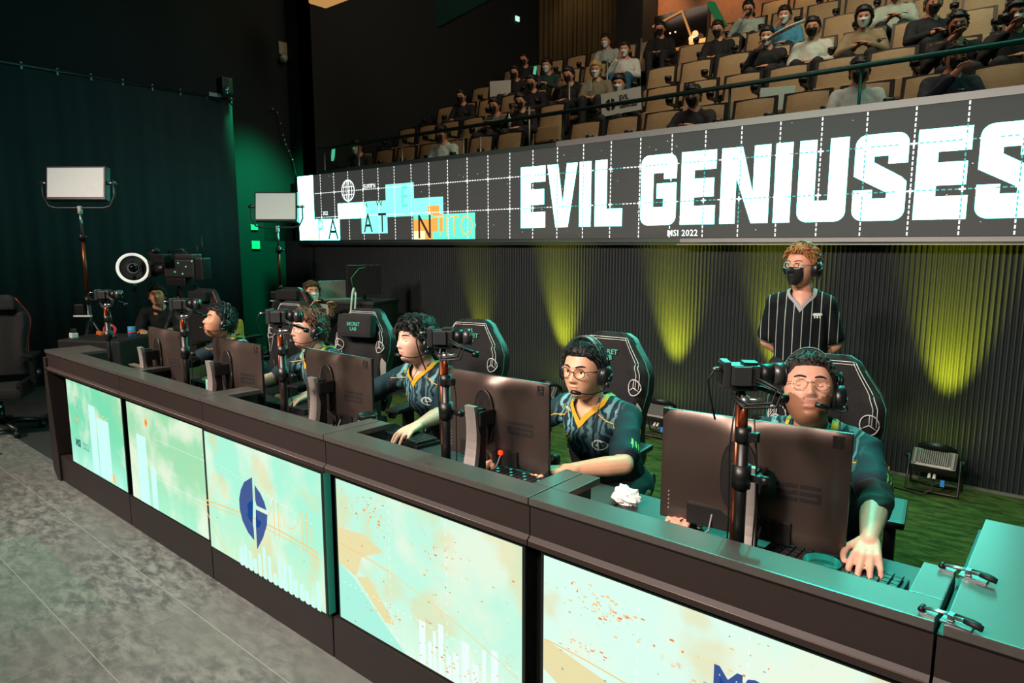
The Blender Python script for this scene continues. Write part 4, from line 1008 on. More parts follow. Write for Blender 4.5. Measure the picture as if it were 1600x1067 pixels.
def seated_player(name, label, loc, hx, hy, hz, yaw, pitch, arms, skin, hp, hairp, sleeves=('short', 'short'), gl_=None, lean=0.0, sh_w=.168, roll=0, look=-.25, close=.25, mic=1, stub=None, dx=0, head_s=1.04, undersl=None):
    """loc: base on the floor; head centre (hx,hy,hz), arms = [(elbow, wrist, hand_dir, up, side, curl...)] in world coordinates; the player faces -Y"""
    root = thing(name, label, 'person', loc, group='seated players in teal jerseys'); L0 = V(loc)
    W = lambda p: V(p)-L0
    hc = W((hx, hy, hz)); lip = skinm('lip_'+skin.name, hp.pop('lip', 'a8625a')); stubm = hp.pop('stub', None); scalp = hairp['m']
    hd = Head(**hp); HM = Matrix.Translation(hc) @ R(yaw) @ R(pitch, 'X') @ R(roll, 'Y') @ S(head_s, head_s, head_s)
    nb = hc+V((0, .060, -.122)); chest = V((hc.x*.7, nb.y+.045, nb.z-.17)); pel = V((0, .02, .56)); waist = (chest*.5+pel*.5)+V((0, .02, 0))
    shL = V((nb.x-sh_w, nb.y+.045, nb.z-.082)); shR = V((nb.x+sh_w, nb.y+.045, nb.z-.082))
    # --- body: one continuous fused surface
    b = MB()
    cone(b, nb+V((0, .02, -.06)), hc+V((0, .028, -.055)), .062, .054, skin)
    cone(b, nb+V((0, .03, -.09)), chest, .10, .13, skin); cone(b, chest, waist, .125, .12, skin); cone(b, waist, pel, .115, .115, skin)
    cone(b, shL, shR, .058, .058, skin)
    for s_ in (-1, 1):
        cone(b, pel+V((s_*.09, 0, -.02)), V((s_*.12, -.40, .51)), .075, .060, skin); cone(b, V((s_*.12, -.40, .51)), V((s_*.12, -.42, .10)), .056, .040, skin); cone(b, V((s_*.12, -.40, .05)), V((s_*.12, -.56, .035)), .038, .032, skin)
    for sh, a in zip((shL, shR), arms):
        el, wr = W(a['el']), W(a['wr']); cone(b, sh, el, .048, .041, skin); cone(b, el, el+(wr-el)*.3, .042, .040, skin)
    vs, fs = remesh(b, .011, 5)
    body = MB(); body.add([tuple(p) for p in vs], fs, skin, True)
    for sh, a in zip((shL, shR), arms):   # forearm and hand at finer detail, fused
        el, wr = W(a['el']), W(a['wr']); h = MB(); d = (wr-el).normalized()
        cone(h, el, el+d*(wr-el).length*.35, .040, .041, skin); cone(h, el+d*(wr-el).length*.35, wr, .041, .026, skin)
        hand(h, wr+d*.01, a['dir'], a.get('up', (0, 0, 1)), a['side'], skin, a.get('curl', (.5,)*4), a.get('spread', .12), a.get('thumb', .5), 1.03, a.get('lift', (0,)*4))
        v2, f2 = remesh(h, .0042, 3); body.add([tuple(p) for p in v2], f2, skin, True)
    build_head(body, hd, HM, skin, lip, stubm, scalp, hairp['hl']); build_ears(body, HM, skin, hd.wide); build_eyes(body, hd, HM, skin, look, close, dx); brows(hd, HM, hairp['m'], body)
    body.build('body', root, recalc=False)
    hair_obj('hair', root, hd, HM, **hairp)
    # --- jersey
    j = MB()
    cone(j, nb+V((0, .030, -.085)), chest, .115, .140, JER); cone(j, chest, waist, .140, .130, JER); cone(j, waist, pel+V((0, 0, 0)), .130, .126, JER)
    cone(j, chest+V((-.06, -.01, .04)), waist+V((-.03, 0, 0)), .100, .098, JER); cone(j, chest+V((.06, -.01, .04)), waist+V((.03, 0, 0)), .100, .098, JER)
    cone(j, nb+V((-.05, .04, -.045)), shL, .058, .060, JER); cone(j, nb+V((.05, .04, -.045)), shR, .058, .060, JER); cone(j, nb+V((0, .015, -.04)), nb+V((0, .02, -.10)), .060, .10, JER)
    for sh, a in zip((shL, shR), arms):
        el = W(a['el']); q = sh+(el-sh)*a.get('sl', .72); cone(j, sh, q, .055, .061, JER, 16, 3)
    vs, fs = remesh(j, .0095, 5); vs = folds(vs, fs, .0085, 9, hx, .55)
    keep = []; vy = nb.y
    nz0 = nb.z
    for f in fs:
        c = sum((vs[i] for i in f), V((0, 0, 0)))/len(f); dxn = abs(c.x-nb.x); 
        inside = (c.y < nb.y+.03 and dxn < .058 and c.z > nz0-.108+dxn*1.25) or (V((c.x-nb.x, c.y-nb.y-.02, 0)).length < .066 and c.z > nz0-.045)
        if not inside: keep.append(f)
    jm = MB(); jm.add([tuple(p) for p in vs], keep, JER, True)
    bv = BVHTree.FromPolygons(vs, fs)
    col = [(nb.x+.072*cos(a), nb.y+.022-.066*sin(a), nz0-.030) for a in [PI*(-.5+q/8) for q in range(0)]]
    vpts = [V((nb.x-.070, nb.y+.03, nz0-.010)), V((nb.x-.062, nb.y-.03, nz0-.035)), V((nb.x-.034, nb.y-.08, nz0-.072)), V((nb.x, nb.y-.12, nz0-.116)), V((nb.x+.034, nb.y-.08, nz0-.072)), V((nb.x+.062, nb.y-.03, nz0-.035)), V((nb.x+.070, nb.y+.03, nz0-.010))]
    back = [V((nb.x+.075*cos(a), nb.y+.03+.07*sin(a), nz0-.012)) for a in [PI*q/8 for q in range(9)]]
    sh_ob = jm.build('jersey', root, recalc=False)
    cm_ = MB(); dense = []
    for q in range(len(vpts)-1):
        for t_ in range(4): dense.append(vpts[q].lerp(vpts[q+1], t_/4))
    dense.append(vpts[-1]); ribbon(cm_, dense, .0115, YEL, bv, None, .004); ribbon(cm_, back, .012, YEL, bv, None, .004)
    for s_ in (-1, 1):
        ribbon(cm_, [V((nb.x+s_*(.07+.016*q), nb.y-.05-.003*q, nz0-.066-.006*q)) for q in range(9)], .0022, YEL, bv, None, .003)
    cm_.build('collar', sh_ob, recalc=False)
    em = MB(); zc = nz0-.200; D = (0, 1, 0)
    # round white emblem on the player's left chest, gold shield on the right chest
    disc = [(.026*cos(2*PI*k/20), .026*sin(2*PI*k/20), 0) for k in range(20)]+[(0, 0, 0)]
    decal(em, disc, [(k, (k+1) % 20, 20) for k in range(20)], NIK, bv, (nb.x+.082, 0, zc), D, (1, 0, 0), (0, 0, 1), .003)
    for poly in ([(-.003, .022), (-.014, .012), (-.018, 0), (-.012, -.014), (-.003, -.018), (-.003, -.006), (-.010, -.002), (-.006, .006), (-.003, .008)], [(.003, .020), (.014, .010), (.017, .002), (.003, .004)], [(.003, -.002), (.018, -.003), (.013, -.014), (.003, -.022)]):
        bm_ = bmesh.new(); f_ = bm_.faces.new([bm_.verts.new((p[0], p[1], 0)) for p in poly]); bmesh.ops.triangulate(bm_, faces=[f_]); bm_.verts.index_update()
        decal(em, [tuple(q.co) for q in bm_.verts], [tuple(q.index for q in f.verts) for f in bm_.faces], JER, bv, (nb.x+.082, 0, zc), D, (1, 0, 0), (0, 0, 1), .0045); bm_.free()
    em.build('round_emblem', sh_ob, recalc=False); em = MB()
    hexo = [(.021*cos(PI/2+PI*k/3), .025*sin(PI/2+PI*k/3), 0) for k in range(6)]; hexi = [(p[0]*.82, p[1]*.82, 0) for p in hexo]
    decal(em, hexo+[(0, 0, 0)], [(k, (k+1) % 6, 6) for k in range(6)], YEL, bv, (nb.x-.085, 0, zc), D, (1, 0, 0), (0, 0, 1), .003)
    decal(em, hexi+[(0, 0, 0)], [(k, (k+1) % 6, 6) for k in range(6)], BLK, bv, (nb.x-.085, 0, zc), D, (1, 0, 0), (0, 0, 1), .0038)
    decal(em, [(-.008, .012, 0), (-.003, .004, 0), (.003, .004, 0), (.008, .012, 0), (.007, -.004, 0), (0, -.014, 0), (-.007, -.004, 0)], [(0, 1, 5, 6), (1, 2, 4, 5), (2, 3, 4)], YEL, bv, (nb.x-.085, 0, zc), D, (1, 0, 0), (0, 0, 1), .0046)
    def claws(o_, d, xa, za, sc, off=.003):
        for q in (-1, 0, 1):
            pl = [(q*.016-.005, .028), (q*.016+.004, .026), (q*.016+.002, .006), (q*.016+.006, -.008-.012*(q == 0)), (q*.016, -.030-.008*(q == 0)), (q*.016-.004, -.004)]
            decal(em, [(p[0]*sc, p[1]*sc, 0) for p in pl], [(0, 1, 2, 5), (2, 3, 4, 5)], GRN, bv, o_, d, xa, za, off)
    em.build('shield_emblem', sh_ob, recalc=False); em = MB()
    claws((nb.x-.135, 0, nz0-.065), D, (1, 0, 0), (0, 0, 1), .42)
    tv, tf = text_mesh('MONSTER', .016, 'LEFT', .0004, .8); decal(em, tv, tf, NIK, bv, (nb.x-.122, 0, nz0-.072), D, (1, 0, 0), (0, 0, 1), .003)
    em.build('shoulder_lettering', sh_ob, recalc=False); em = MB()
    el = W(arms[1]['el']); q = shR+(el-shR)*.45; ax = (shR-el).normalized(); dr = V((-.75, .66, .0)); xa = dr.cross(ax).normalized()
    claws(q+V((.0, 0, 0)), dr, xa if xa.y < 0 else -xa, ax, 1.0, .004)
    em.build('sleeve_emblem', sh_ob, recalc=False)
    # trousers and shoes
    t = MB()
    for s_ in (-1, 1):
        cone(t, pel+V((s_*.07, 0, -.02)), V((s_*.12, -.40, .51)), .092, .072, TRO); cone(t, V((s_*.12, -.40, .51)), V((s_*.12, -.42, .11)), .070, .056, TRO)
    cone(t, pel+V((-.05, .02, -.01)), pel+V((.05, .02, -.01)), .108, .108, TRO); vs, fs = remesh(t, .014, 3); tm_ = MB(); tm_.add([tuple(p) for p in folds(vs, fs, .006, 9)], fs, TRO, True); tm_.build('trousers', root, recalc=False)
    for s_ in (-1, 1):
        t = MB(); cone(t, V((s_*.12, -.40, .045)), V((s_*.12, -.60, .035)), .045, .036, BLK); t.build('shoe', root, recalc=False)
    # long undershirt sleeves where the photo shows them
    for i, (sh, a) in enumerate(zip((shL, shR), arms)):
        if sleeves[i] != 'short':
            el, wr = W(a['el']), W(a['wr']); u = MB(); f = {'long': .93, 'half': .34}[sleeves[i]]
            cone(u, sh+(el-sh)*.4, el, .056, .052, BLK); cone(u, el, el+(wr-el)*f, .052, .034+.014*(1-f), BLK)
            vs, fs = remesh(u, .008, 3); um = MB(); um.add([tuple(p) for p in folds(vs, fs, .008, 16, 3)], fs, BLK, True); um.build('undershirt_sleeve', root, recalc=False)
    if gl_: glasses(root, hd, HM, *gl_)
    headset(root, hd, HM, mic=mic)
    return root
# ================================================================ PLAYERS
def up_(x, y, z): return (x, y, z)
SK1 = skinm('skin_fair', 'dba68f'); SK2 = skinm('skin_tan', 'dfab8a'); SK3 = skinm('skin_pale', 'e3b59d'); SK4 = skinm('skin_pink', 'e2ad96'); SK5 = skinm('skin_bronze', 'd79b78')
H_BR = mat('hair_dark_brown', '20120c', .55, noise_amt=.4, nscale=120, bump=.8); H_BK = mat('hair_black', '0c0b0c', .42, noise_amt=.4, nscale=120, bump=.6); H_RD = mat('hair_auburn', '6b3a22', .5, noise_amt=.35, nscale=120, bump=.6); H_GG = mat('hair_ginger', '9a5a2a', .5, noise_amt=.3, nscale=120, bump=.6)
ST1 = skinm('stubble_brown', '9a6a50')
goldf = mat('gold_wire', 'b08a58', .25, .9); blackf = mat('black_frame', '0d0d0d', .3)
seated_player('person', 'bearded player in round glasses and headset looking down, nearest the camera', (-.70, 2.74, 0), -.715, 2.44, 1.195, 20, -27,
    [dict(el=(-1.00, 2.34, .86), wr=(-.95, 2.07, .835), dir=(.02, -1, -.08), side=-1, curl=(.5, .45, .4, .35), thumb=.3, sl=.75),
     dict(el=(-.455, 2.32, .90), wr=(-.415, 2.075, .868), dir=(.15, -1, -.22), side=1, curl=(.75, .55, .6, .95), thumb=.7, spread=.22, sl=.72)],
    SK1, dict(wide=1.0, jaw=.26, nose=1.05, stub=ST1, lip='b07868'), dict(m=H_BR, hl=(.068, .045, -.01, -.06), thick=.012, rough=.008, freq=110, tufts=520, tl=.012, seed=3, frontlift=.6, tr=.003),
    sleeves=('short', 'half'), gl_=(goldf, .0225, True, .0011), mic=1, look=-.5, close=.22)
seated_player('person.001', 'player in black round glasses leaning forward over a crumpled tissue, green claw on sleeve', (-1.66, 2.76, 0), -1.655, 2.44, 1.155, 4, -4,
    [dict(el=(-1.98, 2.34, .83), wr=(-1.86, 2.09, .83), dir=(.35, -.9, -.05), side=-1, curl=(.6, .5, .5, .45), thumb=.3, sl=.80),
     dict(el=(-1.345, 2.27, .835), wr=(-1.475, 2.10, .832), dir=(-.75, -.55, -.05), side=1, curl=(.6, .5, .45, .5), thumb=.4, sl=.80)],
    SK2, dict(wide=1.0, jaw=.27, nose=.85, lip='bb7f68', cheek=1.3), dict(m=H_BK, hl=(.066, .05, .0, -.055), thick=.012, rough=.004, freq=90, tufts=1100, tl=.024, seed=5, frontlift=.75, tr=.0016),
    gl_=(blackf, .0235, True, .0017), mic=1, look=.0, close=.42)
seated_player('person.002', 'player with fluffy black fringe and headset, long dark sleeve, watching his screen', (-2.76, 2.76, 0), -2.755, 2.44, 1.185, -8, -10,
    [dict(el=(-3.03, 2.28, .86), wr=(-2.92, 2.10, .83), dir=(.3, -.9, -.05), side=-1, curl=(.5, .4, .4, .4), thumb=.3, sl=.80),
     dict(el=(-2.42, 2.30, .86), wr=(-2.395, 2.14, .845), dir=(.10, -1, -.12), side=1, curl=(.6, .5, .5, .6), thumb=.5, spread=.2, sl=.85)],
    SK3, dict(wide=.98, jaw=.30, nose=.8, lip='c08672', cheek=1.2), dict(m=H_BK, hl=(.046, .024, -.008, -.060), thick=.024, rough=.010, freq=45, tufts=700, tl=.042, seed=8, frontlift=.12, tr=.0032),
    sleeves=('long', 'short'), mic=1, look=-.3, close=.2)
seated_player('person.003', 'auburn haired player in thin glasses at the middle desk, forearm along the desk', (-3.78, 2.76, 0), -3.775, 2.44, 1.165, -6, -10,
    [dict(el=(-4.05, 2.34, .83), wr=(-3.95, 2.12, .83), dir=(.3, -.9, -.05), side=-1, curl=(.5, .4, .4, .4), thumb=.3, sl=.80),
     dict(el=(-3.43, 2.32, .84), wr=(-3.365, 2.15, .845), dir=(.12, -1, -.12), side=1, curl=(.6, .5, .5, .6), thumb=.5, spread=.2, sl=.80)],
    SK4, dict(wide=.97, jaw=.32, nose=1.1, lip='c28470'), dict(m=H_RD, hl=(.066, .045, -.005, -.060), thick=.020, rough=.010, freq=50, tufts=420, tl=.04, seed=11, frontlift=.3, tr=.0035),
    gl_=(blackf, .021, True, .0012), mic=1, look=-.3, close=.2)
seated_player('person.004', 'farthest player with short black hair, head bowed over the desk', (-4.88, 2.76, 0), -4.90, 2.42, 1.135, -8, -22,
    [dict(el=(-5.15, 2.34, .83), wr=(-5.02, 2.14, .83), dir=(.3, -.9, -.05), side=-1, curl=(.5, .4, .4, .4), thumb=.3, sl=.80),
     dict(el=(-4.50, 2.34, .84), wr=(-4.42, 2.18, .835), dir=(.12, -1, -.12), side=1, curl=(.6, .5, .5, .6), thumb=.5, spread=.2, sl=.80)],
    SK5, dict(wide=1.0, jaw=.27, nose=.85, lip='bb7f68', cheek=1.2), dict(m=H_BK, hl=(.060, .04, -.005, -.055), thick=.014, rough=.008, freq=60, tufts=320, tl=.026, seed=15, frontlift=.4, tr=.003),
    sleeves=('long', 'long'), mic=1, look=-.5, close=.22)
# ================================================================ GAMING CHAIRS
cbk = mat('chair_black_fabric', '101112', .85, noise_amt=.3, nscale=90, bump=.3); cle = mat('chair_black_leather', '0c0d0e', .4, spec=.6); ccr = mat('chair_cream_leather', 'b9b3a4', .5); cst = mat('chair_white_stitch', 'cfd2cf', .6, noise_amt=0); cgt = mat('chair_teal_print', '2fb08e', .6, noise_amt=0); crd = mat('chair_red_trim', 'b3262e', .5)
def back_w(z):     # half width of the backrest at height z (0..1)
    pts = ((0, .19), (.12, .225), (.30, .205), (.45, .210), (.60, .236), (.72, .236), (.80, .208), (.90, .155), (.965, .125), (1.0, .08))
    for (a, b2), (c, d) in zip(pts, pts[1:]):
        if z <= c: return b2+(d-b2)*(z-a)/(c-a)
    return pts[-1][1]
def make_chair(label, loc, rz, style='match', grp='players gaming chairs'):
    root = thing('gaming_chair', label, 'chair', loc, rz, grp)   # sits facing -Y
    H0, H1 = .50, 1.245; tilt = R(-7, 'X'); BM = T(0, .14, H0) @ tilt
    def gridback(yoff, m, nx=16, nz=30, inset=1.0, puff=.03, zr=(0, 1)):
        vs = []
        for j in range(nz+1):
            z = zr[0]+(zr[1]-zr[0])*j/nz; hw = back_w(z)*inset
            for i in range(nx+1):
                u = -1+2*i/nx; bol = .055*sstep(abs(u), .45, .82)*(1-sstep(abs(u), .88, 1.0)*.8)*sstep(z, .05, .2)
                e = (1-abs(u)**8)*(1-max(0, (z-.9)/.1)**4); vs.append((u*hw, yoff-puff*e-bol*(.5 if z > .78 else 1)+.02*abs(u), z*(H1-H0)))
        return vs, [(j*(nx+1)+i, j*(nx+1)+i+1, (j+1)*(nx+1)+i+1, (j+1)*(nx+1)+i) for j in range(nz) for i in range(nx)]
    mb = MB(); vs, fs = gridback(0, cbk); vb, fb = gridback(.05, cle, inset=1.0, puff=-.015)
    n0 = len(vs); mb.add(vs, fs, cbk, True, BM); mb.add([(x, y*.3+.05, z) for x, y, z in vb], fb, cle, True, BM)
    # side wall between front and rear skins
    nx, nz = 16, 30; rim = [j*(nx+1) for j in range(nz+1)]+[nz*(nx+1)+i for i in range(nx+1)]+[j*(nx+1)+nx for j in range(nz, -1, -1)]
    A = [vs[i] for i in rim]; B = [(vb[i][0], vb[i][1]*.3+.05, vb[i][2]) for i in rim]; n_ = len(rim)
    mb.add(A+B, [(i, i+1, n_+i+1, n_+i) for i in range(n_-1)], cle, True, BM)
    bk = mb.build('backrest', root, recalc=False)
    def on(u, z, o=.004):      # point on the front skin
        hw = back_w(z); bol = .055*sstep(abs(u), .45, .82)*(1-sstep(abs(u), .88, 1.0)*.8)*sstep(z, .05, .2); e = (1-abs(u)**8)*(1-max(0, (z-.9)/.1)**4)
        return (u*hw, -.03*e-bol*(.5 if z > .78 else 1)+.02*abs(u)-o, z*(H1-H0))
    mb = MB()
    if style == 'match':
        for q in (.80, .87):
            for s_ in (-1, 1): mb.tube([on(s_*q, .62+.34*k/14) for k in range(15)], .0018, cst, 5, M=BM)
            mb.tube([on(-q+2*q*k/12, .965 if q > .85 else .950) for k in range(13)], .0018, cst, 5, M=BM)
        for s_ in (-1, 1):
            mb.tube([on(s_*.98, .12+.80*k/20, .0) for k in range(21)], .004, mat('chair_teal_piping', '1f6b5c', .5), 5, M=BM)
    else:
        for s_ in (-1, 1): mb.tube([on(s_*.985, .1+.86*k/20, .0) for k in range(21)], .006, crd, 6, M=BM)
    mb.build('stitching' if style == 'match' else 'red_piping', bk)
    if style == 'match':
        for s_ in (-1, 1):   # cream side panel and three-pointed ring badge on each wing
            mb = MB(); g_ = [on(s_*u, z, .006) for z, u in ((.10, .62), (.10, .97), (.48, .97), (.53, .90), (.30, .64))]; mb.add(g_, [(0, 1, 2, 3, 4)], ccr, True, BM); mb.build('side_panel', bk, recalc=False)
            mb = MB(); c = V(on(s_*.76, .63, .008)); r_ = .036
            mb.tube([(c.x+r_*cos(2*PI*k/20), on(min(1, max(-1, (c.x+r_*cos(2*PI*k/20))/back_w(.63))), .63, .008)[1], c.z+r_*1.15*sin(2*PI*k/20)) for k in range(21)], .0028, cst, 6, M=BM)
            for a in (90, 210, 330):
                x_ = c.x+r_*cos(rad(a)); mb.tube([(c.x, c.y, c.z), (x_, on(min(1, max(-1, x_/back_w(.63))), .63, .008)[1], c.z+r_*1.15*sin(rad(a)))], [.0032, .0012], cst, 6, M=BM)
            mb.build('ring_badge', bk)
        mb = MB()
        for t_, z in (('SECRET', .845), ('LAB', .805)):
            tv, tf = text_mesh(t_, .036, 'CENTER', .0006, 1.0)
            mb.add([(p[0], -.036 if abs(p[0]) < .1 else -.034, z*(H1-H0)+p[1]) for p in tv], tf, cgt, False, BM)
        mb.build('lettering', bk, recalc=False)
        # white scribble artwork on the left wing
        mb = MB(); rg = random.Random(5)
        for q in range(7):
            z = .52+.022*q; mb.tube([on(-.90+.02*k+.01*rg.random(), z+.012*k, .007) for k in range(5)], .0014, cst, 4, M=BM)
        mb.tube([on(-.98, .50, .006), on(-.74, .42, .006), on(-.66, .58, .006)], .002, cst, 5, M=BM); mb.build('wing_print', bk)
        pass
    mb = MB(); mb.box((-.25, -.36, .34), (.25, .14, .44), cbk, bev=.035)
    for s_ in (-1, 1): mb.box((s_*.21, -.34, .38), (s_*.265, .10, .49), cle, bev=.025)
    mb.build('seat', root)
    mb = MB(); mb.cyl((0, -.08, .10), (0, -.08, .33), .03, chrome, 14); mb.cyl((0, -.08, .08), (0, -.08, .24), .04, cle, 14); mb.box((-.1, -.2, .32), (.1, .1, .345), cle); mb.build('gas_lift', root)
    for k in range(5):
        a = rad(72*k+18); c_, s_ = cos(a), sin(a)
        mb = MB(); mb.tube([(0, -.08, .11), (.16*c_, -.08+.16*s_, .10), (.31*c_, -.08+.31*s_, .075)], [.032, .026, .018], sstand if style == 'match' else cle, 8); lg = mb.build('base_arm', root)
        mb = MB(); mb.cyl((.31*c_-s_*.018, -.08+.31*s_+c_*.018, .03), (.31*c_+s_*.018, -.08+.31*s_-c_*.018, .03), .03, rub, 12); mb.cyl((.31*c_, -.08+.31*s_, .03), (.31*c_, -.08+.31*s_, .08), .008, rub, 8); mb.build('caster', lg)
    for s_ in (-1, 1):
        mb = MB(); mb.box((s_*.27, -.12, .44), (s_*.31, -.04, .70), cle, bev=.01); mb.box((s_*.22, -.10, .42), (s_*.30, -.06, .45), cle); ar = mb.build('armrest_post', root)
        mb = MB(); mb.box((s_*.24, -.25, .70), (s_*.34, .03, .728), cle, bev=.012); mb.build('armrest_pad', ar)
    for s_ in (-1, 1):
        mb = MB(); mb.cyl((s_*.27, .13, .50), (s_*.30, .13, .50), .04, cle, 16); mb.build('recline_hub', root)
    if style != 'match':
        mb = MB(); mb.box((-.14, -.09, .60), (.14, -.03, .71), cbk, M=BM, bev=.025); mb.build('head_pillow', root)
        mb = MB(); g_ = [on(u, z, .006) for z, u in ((.12, .60), (.12, .95), (.36, .95), (.36, .60))]; mb.add(g_, [(0, 1, 2, 3)], mat('chair_brown_mesh', '4a3a34', .8), True, BM); g_ = [on(-u, z, .006) for z, u in ((.12, .60), (.12, .95), (.36, .95), (.36, .60))]; mb.add(g_, [(0, 1, 2, 3)], MATS['chair_brown_mesh'], True, BM); mb.build('side_mesh', bk, recalc=False)
    return root
ch0 = make_chair('black gaming chair behind the bearded player, nearest the camera', (-.79, 2.83, 0), 8)
CH = [((-1.90, 2.86, 0), 6, 'black gaming chair with cream side panels behind the player leaning over the tissue'), ((-2.88, 2.86, 0), 14, 'black gaming chair behind the fluffy haired player'),
      ((-3.98, 2.88, 0), 16, 'black gaming chair with tall pillow behind the auburn haired player'), ((-5.0, 2.90, 0), 10, 'black gaming chair behind the farthest player, head bowed')]
for l_, rz, lb in CH: chx = dup(ch0, l_, rz, lb)
pil = thing('head_pillow', 'black neck pillow strapped to the chair of the auburn haired player', 'pillow', (-3.98, 2.88, 0), 16)
PM_ = T(0, .14, .50) @ R(-7, 'X'); mb = MB(); mb.box((-.15, -.135, .53), (.15, -.05, .70), cbk, M=PM_, bev=.035); mb.build('cushion', pil)
mb = MB()
for t_, z in (('SECRET', .615), ('LAB', .58)):
    tv, tf = text_mesh(t_, .034, 'CENTER', .0006, 1.0); mb.add([(p[0], -.1365, z+p[1]) for p in tv], tf, cgt, False, PM_)
mb.build('lettering', pil, recalc=False)
cr0 = make_chair('red-trimmed black gaming chair standing alone at the far left edge', (-7.52, 1.62, 0), 62, 'red', 'red trimmed spare chairs')
dup(cr0, (-7.18, 3.20, 0), 14, 'red-trimmed gaming chair behind the farthest player, near the tripod'); dup(cr0, (-6.62, 3.92, 0), 20, 'red-trimmed gaming chair beside the masked worker at the laptop')

# ================================================================ THINGS ON THE DESK
kb_m = mat('keyboard_black', '121315', .4); key_m = mat('keycap_black', '1d1f20', .45, spec=.6); glow = emis('key_glow', (.25, .65, 1.0), 1.6); glowt = emis('key_glow_teal', (.05, .8, .65), .7)
def keyboard(label, loc, rz, lit):
    root = thing('keyboard', label, 'keyboard', loc, rz, 'players keyboards')
    mb = MB(); mb.box((-.185, -.068, 0), (.185, .068, .018), kb_m, bev=.004); mb.build('case', root)
    mb = MB()
    for r_ in range(5):
        for c in range(15):
            x = -.176+.0236*c; y = -.060+.0245*r_
            mb.box((x, y, .0215), (x+.0195, y+.020, .030), key_m, bev=.002)
            if lit and (r_ == 4 or (c+r_) % 3 == 0): mb.box((x+.004, y+.004, .0302), (x+.015, y+.014, .0306), glow if r_ == 4 else glowt)
    if lit: mb.box((-.18, .066, .019), (.18, .0675, .026), glow)
    mb.build('keycaps', root); return root
keyboard('black keyboard under the bearded players hand', (-.485, 1.955, ZS), -2, 0)
keyboard('keyboard with glowing blue and white keys in front of the second nearest monitor', (-1.575, 1.93, ZS), 178, 1)
keyboard('black keyboard under the hand of the fluffy haired player', (-2.42, 2.07, ZS), -6, 0)
keyboard('black keyboard in front of the auburn haired player', (-3.36, 2.06, ZS), 4, 0)
keyboard('black keyboard before the farthest player', (-4.35, 2.06, ZS), 0, 0)
mous = mat('mouse_black', '16181a', .35, spec=.6)
for i, (x, y, lb) in enumerate(((-.93, 1.985, 'black mouse under the nearest monitor, left corner'), (-1.515, 2.07, 'green-rimmed mouse under the hand of the player with the tissue'), (-2.86, 2.03, 'mouse behind the middle monitor'))):
    mb = MB(); mb.sph((0, 0, .012), (.032, .058, .028), mous, 18); mb.box((-.002, -.055, .02), (.002, -.01, .042), blkp)
    o = mb.build('mouse', M=None); o.location = (x, y, ZS); tag(o, lb, 'mouse', 'players mice')
    for v_ in o.data.vertices: v_.co.z = max(v_.co.z, 0)
lidm = mat('tin_lid', '1c2a28', .3, .4); tinw = mat('tin_label', 'c4cbc6', .45); teall = mat('teal_lid_top', '1d8f7c', .3)
root = thing('round_tin', 'small round tin with dark ring lid on the ledge near the keyboard', 'tin', (-.425, 1.640, ZS), 0, 'round tins on the desks'); 
mb = MB(); mb.lathe([(.038, 0), (.040, .002), (.040, .145), (.038, .15)], tinw, 26); mb.build('jar', root)
mb = MB(); mb.lathe([(.030, .162), (.034, .158), (.042, .172), (.044, .168), (.044, .150), (.040, .148)], lidm, 28); mb.lathe([(0, .160), (.031, .160)], teall, 26); mb.build('lid', root)
r2 = dup(root, (-2.395, 1.83, ZS), 0, 'white tin with dark ring lid behind the third desk corner')
# cable tie label and crumpled tissue, clear bag
def crumple(name, label, cat, loc, r, flat_, m, seed, nn=26, amp=.35):
    mb = MB(); vs = []; 
    for j in range(nn//2+1):
        for i in range(nn):
            d = V((sin(PI*j/(nn//2))*cos(2*PI*i/nn), sin(PI*j/(nn//2))*sin(2*PI*i/nn), cos(PI*j/(nn//2))))
            k = 1+amp*noise.noise(d*2.6+V((seed, 0, 0)))+amp*.5*noise.noise(d*6+V((0, seed, 0)))
            p = V((d.x*r[0], d.y*r[1], d.z*r[2]))*k; vs.append((p.x, p.y, max(0.0005, p.z+r[2]*.7)))
    mb.add(vs, [(j*nn+i, (j+1)*nn+i, (j+1)*nn+(i+1) % nn, j*nn+(i+1) % nn) for j in range(nn//2) for i in range(nn)], m, False)
    o = mb.build(name); o.location = loc; return tag(o, label, cat)
tis = mat('tissue_white', 'e3e6e2', .8, noise_amt=.03)
crumple('crumpled_tissue', 'crumpled white tissue on the work surface beside the player leaning forward', 'tissue', (-1.19, 2.035, ZS), (.05, .035, .035), 1, tis, 3, amp=.4)
crumple('crumpled_wrapper', 'small crumpled clear wrapper beside the white tin', 'wrapper', (-2.27, 1.80, ZS), (.04, .03, .025), 1, mat('wrapper_clear', 'b9c6c1', .2, spec=.8), 9, amp=.8)
mb = MB(); n = 12; vs = []
for j in range(n+1):
    for i in range(n+1):
        u, v_ = i/n, j/n; vs.append((-.05+.10*u*(1-.0*v_), -.045+.09*v_, .012+.02*sin(u*3)*sin(v_*3)+.006*noise.noise(V((u*7, v_*7, 1)))))
bagm = mat('clear_bag', 'b4c4be', .18, spec=1, noise_amt=.4, nscale=60, bump=.8)
mb.add(vs, [(j*(n+1)+i, j*(n+1)+i+1, (j+1)*(n+1)+i+1, (j+1)*(n+1)+i) for j in range(n) for i in range(n)], bagm, False)
o = mb.build('clear_bag', recalc=False); o.location = (-.275, 1.90, ZS); o.rotation_euler = (0, 0, rad(25)); tag(o, 'small shiny clear plastic bag on the work surface near the right clamps', 'bag'); o.modifiers.new('t', 'SOLIDIFY').thickness = .004
